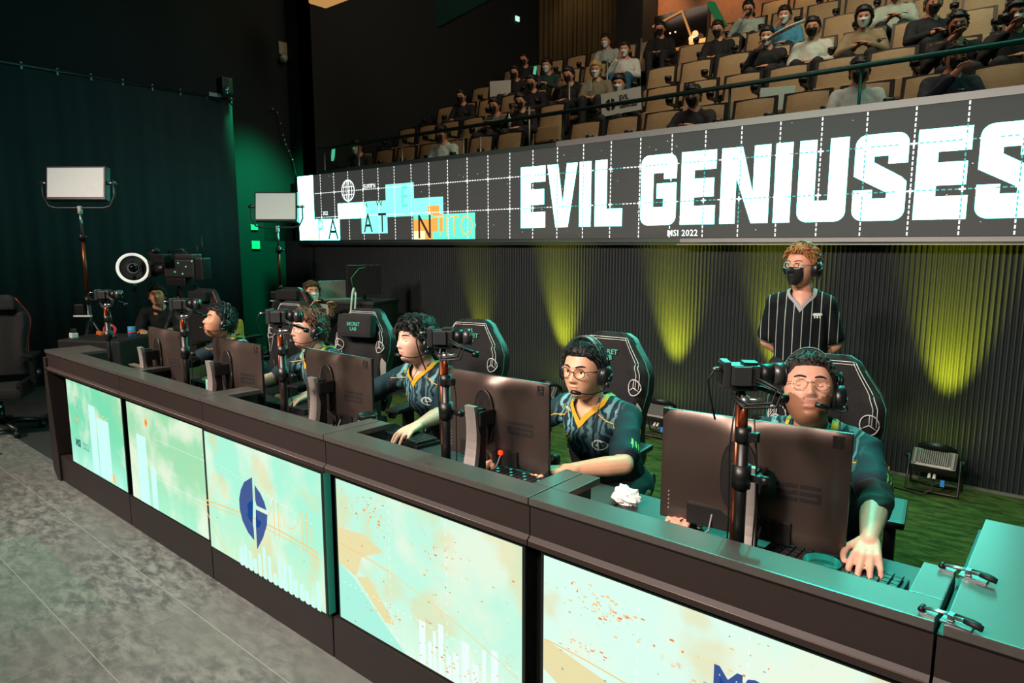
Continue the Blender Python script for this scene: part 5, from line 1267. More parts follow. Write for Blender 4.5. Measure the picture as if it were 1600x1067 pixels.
# patterned box on the fourth desk and small items at far desks
mb = MB(); mb.box((-.05, -.03, 0), (.05, .03, .10), mat('mint_box', '9fd8c4', .5), bev=.003); o = mb.build('mint_box'); o.location = (-4.02, 1.93, ZS); tag(o, 'small mint and white box beside the far pole', 'box')
mb = MB(); mb.box((-.10, -.06, 0), (.10, .06, .004), mat('white_paper', 'd9e2dc', .7)); o = mb.build('white_mat'); o.location = (-4.20, 2.20, ZS); tag(o, 'white sheet under the farthest players forearm', 'paper')
mb = MB(); mb.box((-.06, -.03, 0), (.06, .03, .02), mat('mint_packet', '8fd0c0', .4), bev=.006); o = mb.build('snack_packet'); o.location = (-3.28, 1.72, ZS); o.rotation_euler = (0, 0, .3); tag(o, 'mint and white packet at the inner edge of the third desk', 'packet')

# ================================================================ STANDING MAN
def standing_man():
    L = (-1.33, 4.30, 0); root = thing('person', 'standing man in black pinstripe shirt, black mask and headset, hands behind his back', 'person', L)
    sk = skinm('skin_ref', 'dca38a'); hd = Head(wide=.98, jaw=.28); hc = V((-.01, -.03, 1.572)); HM = Matrix.Translation(hc) @ R(-30) @ R(-6, 'X') @ S(1.02, 1.02, 1.02)
    JS = NG('pinstripe_shirt'); st = JS.op('ABSOLUTE', JS.op('SUBTRACT', JS.op('FRACT', JS.op('MULTIPLY', JS.op('ADD', JS.x, .5), 1/.049)), .5))
    c = JS.mix(JS.ss(st, .055, .035), lin('10161a'), lin('aab2ae')); JS.out(c, .8, 0, .2); m = MATS['pinstripe_shirt']; cuff = mat('shirt_grey_collar', '9a9fa6', .7)
    b = MB(); nb = V((0, .02, 1.44)); pel = V((0, .03, .92)); ch_ = V((0, .02, 1.24))
    cone(b, nb, hc+V((0, .03, -.06)), .060, .056, sk); cone(b, V((0, .02, 1.36)), ch_, .08, .12, sk); cone(b, ch_, pel, .12, .12, sk)
    shs = (V((-.148, .02, 1.345)), V((.148, .02, 1.345))); els = (V((-.198, .10, 1.09)), V((.198, .10, 1.09))); wrs = (V((-.05, .20, .96)), V((.06, .20, .94)))
    for a, e, w_ in zip(shs, els, wrs): cone(b, a, e, .05, .042, sk); cone(b, e, w_, .042, .028, sk)
    for s_ in (-1, 1): cone(b, V((s_*.09, .03, .88)), V((s_*.10, .02, .48)), .08, .055, sk); cone(b, V((s_*.10, .02, .48)), V((s_*.11, .04, .09)), .05, .036, sk); cone(b, V((s_*.11, .03, .05)), V((s_*.13, -.13, .035)), .036, .03, sk)
    hand(b, wrs[0], (.8, .1, -.5), (0, 1, 0), 1, sk, (.6,)*4); hand(b, wrs[1], (-.8, .1, -.5), (0, 1, 0), -1, sk, (.6,)*4)
    vs, fs = remesh(b, .009, 4); body = MB(); body.add([tuple(p) for p in vs], fs, sk, True)
    hm_ = H_GG; hl = (.064, .045, -.005, -.055)
    build_head(body, hd, HM, sk, skinm('lip_ref', 'b87b6c'), None, hm_, hl); build_ears(body, HM, sk, hd.wide); build_eyes(body, hd, HM, sk, -.1, .35, -.2); brows(hd, HM, hm_, body); body.build('body', root, recalc=False)
    hair_obj('hair', root, hd, HM, hm_, hl, .018, .008, 50, 380, .035, 21, .3, .2)
    j = MB(); cone(j, V((0, .025, 1.36)), ch_, .10, .132, m); cone(j, ch_, V((0, .03, .98)), .132, .130, m); cone(j, V((-.055, .02, 1.26)), V((-.045, .03, .93)), .10, .105, m); cone(j, V((.055, .02, 1.26)), V((.045, .03, .93)), .10, .105, m)
    cone(j, V((-.05, .03, 1.385)), shs[0], .055, .060, m); cone(j, V((.05, .03, 1.385)), shs[1], .055, .060, m)
    for a, e in zip(shs, els): cone(j, a, a+(e-a)*.78, .056, .066, m)
    cone(j, V((0, .02, 1.40)), V((0, .02, 1.36)), .055, .085, m)
    vs, fs = remesh(j, .0095, 5); vs = folds(vs, fs, .008, 7, 4, .5); keep = []
    for f in fs:
        c = sum((vs[i] for i in f), V())/len(f); d_ = abs(c.x)
        if not ((c.y < .05 and d_ < .06 and c.z > 1.325+d_*1.3) or (V((c.x, c.y-.03, 0)).length < .065 and c.z > 1.405)): keep.append(f)
    jm = MB(); jm.add([tuple(p) for p in vs], keep, m, True); so = jm.build('shirt', root, recalc=False); bv = BVHTree.FromPolygons(vs, fs)
    cm_ = MB(); vp = [V((-.068, .04, 1.425)), V((-.062, -.02, 1.395)), V((-.033, -.08, 1.36)), V((0, -.12, 1.318)), V((.033, -.08, 1.36)), V((.062, -.02, 1.395)), V((.068, .04, 1.425))]
    dn = [vp[q].lerp(vp[q+1], t_/4) for q in range(6) for t_ in range(4)]+[vp[-1]]; ribbon(cm_, dn, .010, cuff, bv, None, .004)
    for a, e in zip(shs, els):
        c = a+(e-a)*.96; ax = (e-a).normalized(); p1 = ax.cross(V((0, 1, 0))).normalized(); p2 = ax.cross(p1); ribbon(cm_, [c+p1*.069*cos(2*PI*k/16)+p2*.069*sin(2*PI*k/16) for k in range(17)], .008, cuff, bv, None, .003)
    cm_.build('collar', so, recalc=False)
    em = MB(); pl = [(-.022, .016), (.022, .016), (.028, .004), (.018, 0), (.018, -.014), (.010, -.014), (.010, 0), (.004, 0), (.004, -.014), (-.004, -.014), (-.004, 0), (-.010, 0), (-.010, -.014), (-.018, -.014), (-.018, 0), (-.028, .004)]
    bm_ = bmesh.new(); f_ = bm_.faces.new([bm_.verts.new((p[0], p[1], 0)) for p in pl]); bmesh.ops.triangulate(bm_, faces=[f_]); bm_.verts.index_update(); decal(em, [tuple(q.co) for q in bm_.verts], [tuple(q.index for q in f.verts) for f in bm_.faces], NIK, bv, (.095, 0, 1.28), (0, 1, 0), (1, 0, 0), (0, 0, 1), .004); bm_.free(); em.build('fist_emblem', so, recalc=False)
    t = MB(); 
    for s_ in (-1, 1): cone(t, V((s_*.08, .03, .90)), V((s_*.10, .02, .48)), .11, .08, TRO); cone(t, V((s_*.10, .02, .48)), V((s_*.11, .04, .10)), .078, .062, TRO)
    cone(t, V((-.06, .03, .93)), V((.06, .03, .93)), .12, .12, TRO); vs, fs = remesh(t, .013, 3); t = MB(); t.add([tuple(p) for p in vs], fs, TRO, True); t.build('trousers', root, recalc=False)
    for s_ in (-1, 1): t = MB(); cone(t, V((s_*.11, .05, .05)), V((s_*.135, -.14, .04)), .048, .04, BLK); t.build('shoe', root, recalc=False)
    face_mask(root, hd, HM, mat('mask_black', '0b0c0d', .7)); glasses(root, hd, HM, mat('clear_frame', 'b9c9c6', .15, .2), .020, False, .0016); headset(root, hd, HM, mic=0)
    tag(root, None, None); root.rotation_euler = (0, 0, rad(14)); return root
standing_man()
# ================================================================ AUDITORIUM SEATS
tan = NG('seat_tan'); tn = tan.noise(tan.vec(1, 1, 5), 14, 5, .6); tan.bump(tn, .15); tan.out(tan.mix(tn, lin('8a7250'), lin('b39a70')), .6)
tan = MATS['seat_tan']; shell = mat('seat_shell_black', '141615', .45); arm_m = mat('seat_arm_black', '0f1212', .4); legm = mat('seat_side_tan', '8d7d5e', .5)
s0 = thing('auditorium_seat', 'x', 'seat', (0, 0, -20), 0, 'empty balcony seats')
mb = MB(); n = 8; vs = []
for j in range(n+1):
    for i in range(n+1):
        u, v_ = -1+2*i/n, j/n; w_ = .214-.012*v_; vs.append((u*w_, .02-.025*(1-abs(u)**4)*(1-abs(2*v_-1)**4)+.10*(v_-1)*-.0+.09*(v_-.5), .43+.47*v_+.012*(1-u*u)*(v_ > .99)))
mb.add(vs, [(j*(n+1)+i, j*(n+1)+i+1, (j+1)*(n+1)+i+1, (j+1)*(n+1)+i) for j in range(n) for i in range(n)], tan, True); mb.build('back_cushion', s0, recalc=False)
mb = MB(); mb.prism([(.022-.045, .43), (.022+.045, .905), (.022+.048, .925), (.085, .925), (.03, .43)], -.238, .238, shell, 'yz'); mb.prism([(-.03, .42), (.06, .915), (.08, .915), (.03, .42)], .222, .243, shell, 'yz'); mb.build('back_shell', s0)
mb = MB(); mb.box((-.225, -.12, .36), (.225, -.03, .60), tan, M=R(-6, 'X'), bev=.03); fold = mb.build('folded_seat', s0)
mb = MB(); mb.box((-.225, -.46, .24), (.225, -.04, .315), tan, bev=.03); fdat = mb.build('seat_down').data; bpy.data.objects.remove(bpy.data.objects['seat_down'])
mb = MB(); mb.box((-.288, -.30, .60), (-.252, .0, .64), arm_m, bev=.008); mb.box((-.284, -.10, 0), (-.256, -.0, .62), legm); mb.lathe([(.045, .635), (.05, .66), (.05, .69), (.04, .69), (.04, .66)], arm_m, 12, T(-.265, -.26, 0)); mb.build('armrest', s0)
ORD = ['first', 'second', 'third', 'fourth', 'fifth', 'sixth', 'seventh', 'eighth', 'ninth', 'tenth', 'eleventh', 'twelfth']
people = [  # row, x, pose, hair, top, mask, yaw, label
 (1, -9.35, 'A', 'short', '1a1e24', 'w', 20, 'spectator in dark clothes and white mask at the far left of the front row'),
 (1, -7.35, 'A', 'short', 'bcd2c8', 'b', 10, 'spectator in pale striped shirt and black mask in the front row, left block'),
 (3, -8.85, 'A', 'short', '14171a', 'b', 15, 'spectator in dark jacket with black mask at the left end of the third row'),
 (2, -7.18, 'C', 'short', '6e746a', 'b', 10, 'spectator in grey shirt reading papers in the second row'),
 (2, -6.70, 'B', 'short', '121518', 'b', 20, 'spectator in black holding a bottle in the second row by the aisle'),
 (3, -7.25, 'A', 'short', '101316', 'b', 15, 'spectator in black with cap and black mask, third row of the left block'),
 (4, -8.40, 'A', 'long', '15181a', 'b', 10, 'spectator in dark clothes behind a white poster, fourth row'),
 (4, -7.68, 'C', 'short', '163833', 'w', 15, 'spectator in dark green top and white mask holding a green light stick'),
 (3, -6.50, 'B', 'short', '101214', 'b', 10, 'spectator with bare arms and black mask, glowing phone in lap'),
 (3, -6.02, 'A', 'blond', '75705a', 'w', 20, 'spectator with long blond hair and white mask by the aisle'),
 (4, -6.12, 'B', 'short', 'c8ccc8', 'w', 20, 'spectator in white shirt and blue jeans with hands near white mask'),
 (5, -7.08, 'A', 'short', '9ba7a0', 'w', 10, 'spectator in pale grey top and white mask, fifth row left block'),
 (5, -9.0, 'A', 'short', '171d1d', 'b', 15, 'dim spectator in dark top at the back by the gold drape'),
 (2, -5.0, 'C', 'short', '16191c', 'w', 15, 'spectator in white mask holding a phone and a team poster'),
 (1, -3.46, 'C', 'short', '121517', 'b', 10, 'spectator in black hooded jacket and black mask, front row'),
 (1, -1.84, 'A', 'short', 'b9c8c4', 'b', 20, 'spectator with black cap and mask low behind the parapet, front row'),
 (1, -1.10, 'B', 'short', '152230', 'b', 25, 'spectator in navy polo resting face on hand, front row right'),
 (2, -1.23, 'B', 'short', '121416', 'b', 15, 'spectator in black covering face with hand, second row right'),
 (2, -.76, 'B', 'long', '171a1c', 'w', 10, 'long haired spectator in white mask raising a camera at the right edge'),
 (3, -1.64, 'C', 'grey', '171b20', 'b', 25, 'older spectator in dark vest over light blue shirt, third row right'),
 (3, -2.30, 'C', 'long', '8d7c60', 'w', 10, 'spectator in beige coat and white mask, third row'),
 (3, -2.87, 'A', 'short', 'c5cdc2', 'b', 10, 'spectator in white team jersey and black mask, third row'),
 (3, -3.42, 'B', 'short', '181b1e', 'w', 10, 'spectator in white mask holding up a white scarf, third row'),
 (4, -3.56, 'B', 'short', '3f8aa6', 'w', 10, 'spectator in light blue hoodie and white mask, hand raised, fourth row'),
 (5, -4.48, 'B', 'short', '9fb0a6', 'b', 15, 'spectator in pale jacket waving green cloth near the top'),
 (4, -2.20, 'C', 'short', 'a9b6a8', 'b', 10, 'spectator with black mask and pale green scarf, fourth row'),
 (4, -4.52, 'A', 'short', '121416', 'b', 10, 'spectator with dark hair in the fourth row near the booth'),
 (5, -6.02, 'A', 'short', '0c0e10', 'b', 20, 'spectator in black standing out dark against the glass booth'),
]
taken = [(p[0], p[1]) for p in people]
first = True
for r in range(1, 7):
    blocks = [('right block', [-5.05+.54*k for k in range(10)])]
    if r <= 5: blocks.append(('left block', [-6.31-.54*k for k in range(7)]))
    for bn, xs_ in blocks:
        if r == 6: xs_ = xs_[1:]
        for k, x in enumerate(xs_):
            if r == 1 and bn == 'right block' and k > 9: continue
            occ = any(t_[0] == r and abs(t_[1]-x) < .27 for t_ in taken)
            lb = f'tan balcony seat, {ORD[k]} from the aisle in the {ORD[r-1]} row of the {bn}'
            d_ = dup(s0, (x, ROWY(r), ROWZ(r)), 0, lb.replace('tan balcony', 'occupied tan balcony') if occ else lb, 'balcony seats')
            if occ:
                for ch in d_.children:
                    if ch.name.startswith('folded_seat'): ch.data = fdat; ch.name = 'lowered_seat'
for ch in list(s0.children): bpy.data.objects.remove(ch)
bpy.data.objects.remove(s0)

# ================================================================ SPECTATORS
SKA = skinm('skin_aud', 'c98f72'); MKW = mat('mask_white', 'd5dcd8', .7); MKB = mat('mask_black', '0b0c0d', .7); TOPM = mat('aud_top', '808080', .85, noise_amt=.15)
HRM = mat('aud_hair', '0e0d0d', .5, noise_amt=.3, nscale=90); JN = mat('blue_jeans', '1f5870', .8, noise_amt=.2); TP = {}
def aud_template(pose, long_):
    root = thing('person', 'x', 'person', (0, 0, -20), 0, 'spectators on the balcony')
    hd = Head(na=44, nz=34); hc = V((0, -.13, .985)); HM = Matrix.Translation(hc) @ R(8, 'X')
    nb = V((0, -.06, .84)); pel = V((0, -.06, .48)); ch_ = V((0, -.05, .68)); b = MB()
    cone(b, nb, hc+V((0, .03, -.06)), .055, .05, SKA); cone(b, nb, ch_, .08, .12, SKA); cone(b, ch_, pel, .12, .13, SKA)
    sh = (V((-.165, -.05, .78)), V((.165, -.05, .78)))
    P = {'A': ((V((-.23, -.14, .56)), V((-.08, -.36, .54))), (V((.23, -.14, .56)), V((.08, -.36, .54)))),
         'B': ((V((-.24, -.20, .58)), V((-.06, -.34, .80))), (V((.23, -.16, .56)), V((.06, -.36, .56)))),
         'C': ((V((-.24, -.20, .58)), V((-.05, -.34, .62))), (V((.24, -.20, .58)), V((.07, -.34, .63))))}[pose]
    for s_, (e, w_) in zip(sh, P): cone(b, s_, e, .05, .042, SKA); cone(b, e, w_, .042, .028, SKA); cone(b, w_, w_+(w_-e).normalized()*.09, .035, .02, SKA)
    for s_ in (-1, 1): cone(b, V((s_*.09, -.08, .48)), V((s_*.12, -.48, .47)), .08, .055, SKA); cone(b, V((s_*.12, -.48, .47)), V((s_*.11, -.50, .08)), .05, .036, SKA)
    vs, fs = remesh(b, .019, 3); body = MB(); body.add([tuple(p) for p in vs], fs, SKA, True)
    for s_, (e, w_) in zip(sh, P):   # fingers
        d = (w_-e).normalized()
        for q in range(5): o_ = (q-2)*.015; cone(body, w_+d*.07+V((o_, 0, 0)), w_+d*(.14-.01*abs(q-2))+V((o_*1.3, 0, -.012)), .009, .007, SKA, 6, 2)
    hl = (.050, .028, -.018, -.070) if not long_ else (.052, .02, -.095, -.115)
    build_head(body, hd, HM, SKA, skinm('lip_aud', 'a86a58'), None, HRM, hl); build_ears(body, HM, SKA)
    for s_ in (-1, 1): body.sph((s_*.031, -.088, .0), (.011, .006, .005), iris, 8, HM)
    body.build('body', root, recalc=False)
    hair_obj('hair', root, hd, HM, HRM, hl, .012 if not long_ else .020, .008, 45, 170, .035, 4, .05, 0, None, None, .0045)
    j = MB(); cone(j, V((0, -.05, .80)), ch_, .10, .15, TOPM); cone(j, ch_, pel, .15, .155, TOPM); cone(j, sh[0], sh[1], .068, .068, TOPM)
    for s_, (e, w_) in zip(sh, P): cone(j, s_, e, .068, .058, TOPM); cone(j, e, e+(w_-e)*.85, .058, .045, TOPM)
    vs, fs = remesh(j, .018, 3); jm = MB(); jm.add([tuple(p) for p in folds(vs, fs, .010, 9)], fs, TOPM, True); jm.build('top', root, recalc=False)
    t = MB()
    for s_ in (-1, 1): cone(t, V((s_*.08, -.06, .48)), V((s_*.12, -.48, .48)), .10, .078, TRO); cone(t, V((s_*.12, -.48, .48)), V((s_*.11, -.50, .09)), .075, .055, TRO)
    vs, fs = remesh(t, .022, 2); tm_ = MB(); tm_.add([tuple(p) for p in vs], fs, TRO, True); tm_.build('trousers', root, recalc=False)
    face_mask(root, hd, HM, MKW)
    return root
for po in 'ABC':
    for lg in (0, 1):
        if any(p[2] == po and (p[3] in ('long', 'blond')) == bool(lg) for p in people): TP[(po, lg)] = aud_template(po, lg)
BL = mat('hair_blond', 'a8905a', .5, noise_amt=.2, nscale=90); GRH = mat('hair_grey', '5c5d58', .5, noise_amt=.2)
for (r, x, po, ha, tc, mk, yw, lb) in people:
    lg = int(ha in ('long', 'blond')); sw = {'aud_top': mat('top_'+tc, tc, .85, noise_amt=.15)}
    if mk == 'b': sw['mask_white'] = MKB
    if ha == 'blond': sw['aud_hair'] = BL
    if ha == 'grey': sw['aud_hair'] = GRH
    if 'jeans' in lb: sw['dark_trousers'] = JN
    dup(TP[(po, lg)], (x, ROWY(r)-.15, ROWZ(r)-.02), yw, lb, None, sw)
for t_ in TP.values():
    for ch in list(t_.children): bpy.data.objects.remove(ch)
    bpy.data.objects.remove(t_)
def A(x, y, z): return (x, y, z)
# things held in the audience
poster = mat('poster_white', 'd8dcd6', .7, noise_amt=.03); inkb = mat('poster_ink', '111111', .7, noise_amt=0)
root = thing('fan_poster', 'white hand-held fan poster with round black emblem and block letters', 'poster', (-4.72, ROWY(2)-.62, ROWZ(2)+.66), 8)
mb = MB(); mb.box((-.27, -.004, -.15), (.27, .004, .13), poster, M=R(-4, 'Y')); mb.build('sheet', root)
mb = MB()
for t_, z, s_, sx in (('EVIL', .01, .085, .8), ('GENIUSES', -.085, .075, .72)):
    tv, tf = text_mesh(t_, s_, 'LEFT', .003, sx); mb.add([(-.02+p[0], -.0055, z+p[1]) for p in tv], tf, inkb, False, R(-4, 'Y'))
for (a0, a1) in ((100, 260), (-80, 20), (35, 80)):
    pts = [(-.14+.075*cos(rad(a0+(a1-a0)*k/8)), -.0055, -.02+.075*sin(rad(a0+(a1-a0)*k/8))) for k in range(9)]; q_ = [(-.14+.035*cos(rad(a0+(a1-a0)*k/8)), -.0055, -.02+.035*sin(rad(a0+(a1-a0)*k/8))) for k in range(8, -1, -1)]
    for k in range(8): mb.add([pts[k], pts[k+1], q_[7-k], q_[8-k]], [(0, 1, 2, 3)], inkb, False, R(-4, 'Y'))
mb.build('print', root, recalc=False)
mb = MB(); mb.box((-.22, -.004, -.18), (.22, .004, .18), poster); o = mb.build('blank_poster'); o.location = (-8.55, ROWY(4)-.50, ROWZ(4)+.62); o.rotation_euler = (.1, .05, .2); tag(o, 'plain white poster held up in the fourth row of the left block', 'poster')
mb = MB(); mb.box((-.2, -.004, -.13), (.2, .004, .13), mat('cloth_mint', 'b4d3cb', .8)); o = mb.build('folded_sheet'); o.location = (-2.92, ROWY(2)-.20, ROWZ(2)+.52); o.rotation_euler = (-.12, .06, 0); tag(o, 'pale sheet draped over an empty second-row seat', 'sheet')
lsg = emis('light_stick_green', (.10, .8, .45), .6)
for p, lb in (((-9.50, ROWY(1)-.62, ROWZ(1)+.72), 'green light stick held up at the far left of the front row'), ((-7.78, ROWY(4)-.5, ROWZ(4)+.70), 'green glowing light stick held in the fourth row')):
    mb = MB(); mb.tube([(0, 0, 0), (.02, 0, .07), (.05, 0, .22)], [.018, .028, .026], lsg, 10); o = mb.build('light_stick'); o.location = p; tag(o, lb, 'light stick', 'fans light sticks')
mb = MB(); mb.prism([(0, 0), (.12, .02), (-.10, .42), (-.20, .46), (-.22, .40)], -.02, .02, mat('green_cloth', '1f8a58', .8)); o = mb.build('green_cloth'); o.location = (-4.85, ROWY(5)-.4, ROWZ(5)+.72); tag(o, 'green cloth waved in the air beside the glass booth', 'cloth')
mb = MB(); mb.box((-.14, -.10, 0), (.14, .10, .004), mat('paper_mint', 'a9c4b8', .7)); o = mb.build('papers'); o.location = (-7.02, ROWY(2)-.46, ROWZ(2)+.66); o.rotation_euler = (-.25, .1, .3); tag(o, 'papers on the lap of the spectator in grey', 'paper')
mb = MB(); mb.lathe([(.0, 0), (.03, 0), (.03, .13), (.012, .16), (.012, .19), (0, .19)], mat('bottle_clear', '9dbbb4', .2), 12); o = mb.build('water_bottle'); o.location = (-6.66, ROWY(2)-.52, ROWZ(2)+.56); tag(o, 'clear water bottle held by the spectator in black by the aisle', 'bottle')
mb = MB(); mb.tube([(-.22, 0, 0), (-.1, -.03, .05), (.06, -.03, .10), (.22, 0, .15)], [.03, .045, .045, .03], poster, 8, flat=.35)
tv, tf = text_mesh('FE NOTAN', .06, 'CENTER', .002, .8); mb.add([(p[0]*.93, -.055, .045+p[1]*.9+p[0]*.34) for p in tv], tf, inkb); o = mb.build('fan_scarf'); o.location = (-3.10, ROWY(3)-.46, ROWZ(3)+.86); tag(o, 'white lettered scarf held up in the third row', 'scarf')
mb = MB(); mb.box((-.035, -.006, -.07), (.035, .006, .07), mat('phone_white', 'b8bcb6', .3), bev=.003); o = mb.build('phone'); o.location = (-5.22, ROWY(2)-.60, ROWZ(2)+.92); tag(o, 'pale phone held up above the fan poster', 'phone')
mb = MB(); mb.box((-.06, -.03, -.04), (.06, .03, .04), blkp, bev=.006); mb.cyl((0, -.03, 0), (0, -.09, 0), .03, blkp, 14); o = mb.build('camera'); o.location = (-.80, ROWY(2)-.42, ROWZ(2)+.90); tag(o, 'black camera held by the long haired spectator at the right edge', 'camera')

# ================================================================ GLASS BOOTH, WALL BITS
bo = thing('control_booth', 'glass control booth with orange-lit wooden frame at the top of the aisle', 'booth', (-5.85, 11.4, 4.38)); M = T(5.85, -11.4, -4.38)
wf = mat('booth_wood_lit', 'c98a45', .45, emit=.35, ecol=(1.0, .42, .12)); gd = mat('booth_glass', '1a1613', .08, spec=.8, noise_amt=0)  # orange light falling on the wood frame is put in as emission
mb = MB(); mb.box((-6.36, 11.42, 4.38), (-5.28, 12.3, 5.08), mat('booth_dark', '221c18', .7)); mb.build('base', bo, M=M)
mb = MB(); mb.box((-6.34, 11.40, 5.10), (-5.30, 11.42, 5.72), gd); mb.build('glass', bo, M=M)
mb = MB(); mb.tube([(-6.36, 11.38, 5.55), (-5.80, 11.38, 5.70)], .018, wf, 8); mb.tube([(-5.80, 11.38, 5.70), (-5.58, 11.38, 5.16)], .020, wf, 8); mb.box((-6.36, 11.34, 5.07), (-5.28, 11.42, 5.10), wf); mb.box((-5.32, 11.36, 5.10), (-5.28, 11.42, 5.75), wood.out((.1, .05, .03)) if False else mat('booth_post', '4a3424', .6)); mb.build('frame', bo, M=M)
mb = MB(); mb.box((-5.60, 11.28, 5.10), (-5.30, 11.36, 5.15), mat('booth_shelf_lit', 'e0a050', .5, emit=.9, ecol=(1, .5, .15))); mb.build('lit_shelf', bo, M=M)  # lamplight on the shelf is put in as emission too
for x, z in ((-5.56, 5.18), (-5.50, 5.25)):
    mb = MB(); mb.sph((x, 11.30, z), .055, mat('booth_bulb', 'ffd0a0', .4, emit=1.2, ecol=(1, .5, .25)), 10); mb.build('lamp', bo, M=M)
for x in (-6.02, -5.92):
    mb = MB(); mb.sph((x, 11.39, 5.38), .016, mat('booth_dot', 'ffe0c0', .4, emit=1.0, ecol=(1, .8, .6)), 8); mb.build('indicator', bo, M=M)
mb = MB(); mb.box((0, 0, 0), (.02, .28, .20), mat('wall_camera_white', 'a9a08c', .4), bev=.004); mb.cyl((.01, .1, -.02), (.10, .02, -.10), .06, MATS['wall_camera_white'], 12); o = mb.build('wall_sensor'); o.location = (-10.49, 6.45, 4.80); tag(o, 'small off-white sensor high on the dark left wall', 'sensor')
mb = MB(); mb.box((-.09, -.08, 0), (.09, .08, .22), blkp, bev=.02); mb.cyl((.0, 0, .05), (.16, -.06, .02), .055, mat('spot_glint', '6d8d8a', .2, .8), 14); mb.box((-.08, -.25, -.06), (.04, -.08, -.01), chrome); o = mb.build('rigging_spot'); o.location = (-9.55, 5.0, 3.80); tag(o, 'small dark spotlight clamped at the end of the curtain rail', 'stage light')
mb = MB(); pts = smooth_path([(-10.45, 6.2, 3.9), (-10.45, 6.35, 3.85), (-10.42, 6.42, 3.5), (-10.4, 6.45, 3.35), (-10.3, 6.50, 3.1), (-10.2, 6.52, 2.7)], 4); mb.tube(pts, .008, blkp, 5)
for q in range(2, len(pts)-4, 2): mb.sph(tuple(pts[q]+V((.02, -.01, 0))), .014, mat('cable_glint', 'aab5b0', .4), 6)
tag(mb.build('hanging_cable'), 'dark hanging cable with small glints left of the LED fascia', 'cable')
for (y, z, w_, h_, lb) in ((6.16, 1.985, .12, .085, 'small mint notice on the green-lit corner wall'), (6.17, 1.70, .14, .13, 'square teal notice below it on the green-lit corner wall')):
    mb = MB(); mb.box((0, -w_/2, -h_/2), (.01, w_/2, h_/2), mat('notice_teal', '6fc9a4', .5)); o = mb.build('wall_notice'); o.location = (-10.49, y-.3, z); tag(o, lb, 'notice', 'notices on the corner wall')
mb = MB(); mb.box((-7.1, 7.0, 4.66), (-5.55, 7.06, 5.6), mat('teal_banner', '1d5f5c', .8)); 
o = mb.build('hanging_screen'); tag(o, 'dim teal hanging screen cut off by the top edge', 'screen'); o.data.transform(T(6.3, -7.0, -5.2)); o.location = (6.3-12.92, 7.0, 5.38); o.rotation_euler = (0, rad(-9), 0)
mb = MB(); mb.box((-.45, -.15, -.06), (.45, .15, .3), mat('orange_truss_lamp', 'c98a48', .5, emit=.5, ecol=(1, .5, .15)), bev=.03); o = mb.build('truss_lamp'); o.location = (-8.55, 6.2, 5.22); tag(o, 'orange lit lamp housing cut off by the top edge', 'stage light')
mb = MB(); mb.box((0, -.06, -.05), (.02, .06, .05), emis('exit_white', (.6, 1, .85), 1.0)); o = mb.build('exit_light'); o.location = (-9.99, 11.95, 6.55); tag(o, 'tiny white exit light on the dark side wall', 'sign')

# ================================================================ LEFT-HAND CREW AREA
panelw = mat('soft_panel_white', 'c6c4bb', .5, emit=.30, ecol=(.95, .93, .86)); 
def panel_light(label, x, y, zc, rz, tilt, w_, h_, zt):
    root = thing('panel_light', label, 'studio light', (x, y, 0), rz, 'studio panel lights on stands'); pm = T(0, 0, zc) @ R(tilt, 'X')
    mb = MB(); mb.box((-w_/2-.02, -.035, -h_/2-.03), (w_/2+.02, .05, h_/2+.02), blkp, M=pm, bev=.01); hs = mb.build('panel_housing', root)
    mb = MB(); mb.box((-w_/2, -.04, -h_/2), (w_/2, -.036, h_/2), panelw, M=pm); mb.build('diffuser', hs)
    mb = MB(); a = w_/2+.08; mb.tube([(-a, 0, zc+.03), (-a, 0, zc-h_/2+.02), (-a+.05, 0, zc-h_/2-.08), (-a+.12, 0, zc-h_/2-.10), (a-.12, 0, zc-h_/2-.10), (a-.05, 0, zc-h_/2-.08), (a, 0, zc-h_/2+.02), (a, 0, zc+.03)], .012, mat('yoke_grey', '4f5553', .4, .5), 8); mb.cyl((-a-.03, 0, zc), (-a+.08, 0, zc), .018, chrome, 8); mb.cyl((a+.03, 0, zc), (a-.08, 0, zc), .018, chrome, 8); mb.build('yoke', root)
    mb = MB(); top = zc-h_/2-.10; mb.cyl((0, 0, .55), (0, 0, 1.15), .024, mat('stand_pole', '3a4140', .35, .7), 12); mb.cyl((0, 0, 1.1), (0, 0, top-.25), .018, copper, 12); mb.cyl((0, 0, top-.28), (0, 0, top), .014, chrome, 12); mb.cyl((0, 0, top-.06), (0, 0, top+.02), .024, gl, 10); mb.build('pole', root)
    for z in (1.12, top-.30, .62):
        mb = MB(); mb.cyl((0, 0, z-.04), (0, 0, z+.04), .034, blkp, 12); mb.cyl((.02, 0, z), (.07, 0, z), .014, blkp, 8); mb.build('collar', root)
    mb = MB(); mb.box((-.12, -.06, .98), (-.02, .04, 1.08), blkp, bev=.01); mb.box((-.12, -.08, .95), (.06, -.04, .965), gl); mb.build('power_box', root)
    for k in range(3):
        a_ = rad(120*k+30); mb = MB(); mb.tube([(0, 0, .95 if zt else .8), (.42*cos(a_), .42*sin(a_), .03)], .014, blkp, 8); mb.sph((.42*cos(a_), .42*sin(a_), .022), .022, rub, 8); mb.build('leg', root)
    return root
panel_light('large soft panel light on a stand at the left, in front of the curtain', -8.08, 2.58, 2.33, 40, -8, .58, .30, 1)
panel_light('smaller soft panel light on a stand beside the LED fascia', -8.32, 4.98, 2.20, 41, -8, .52, .34, 1)
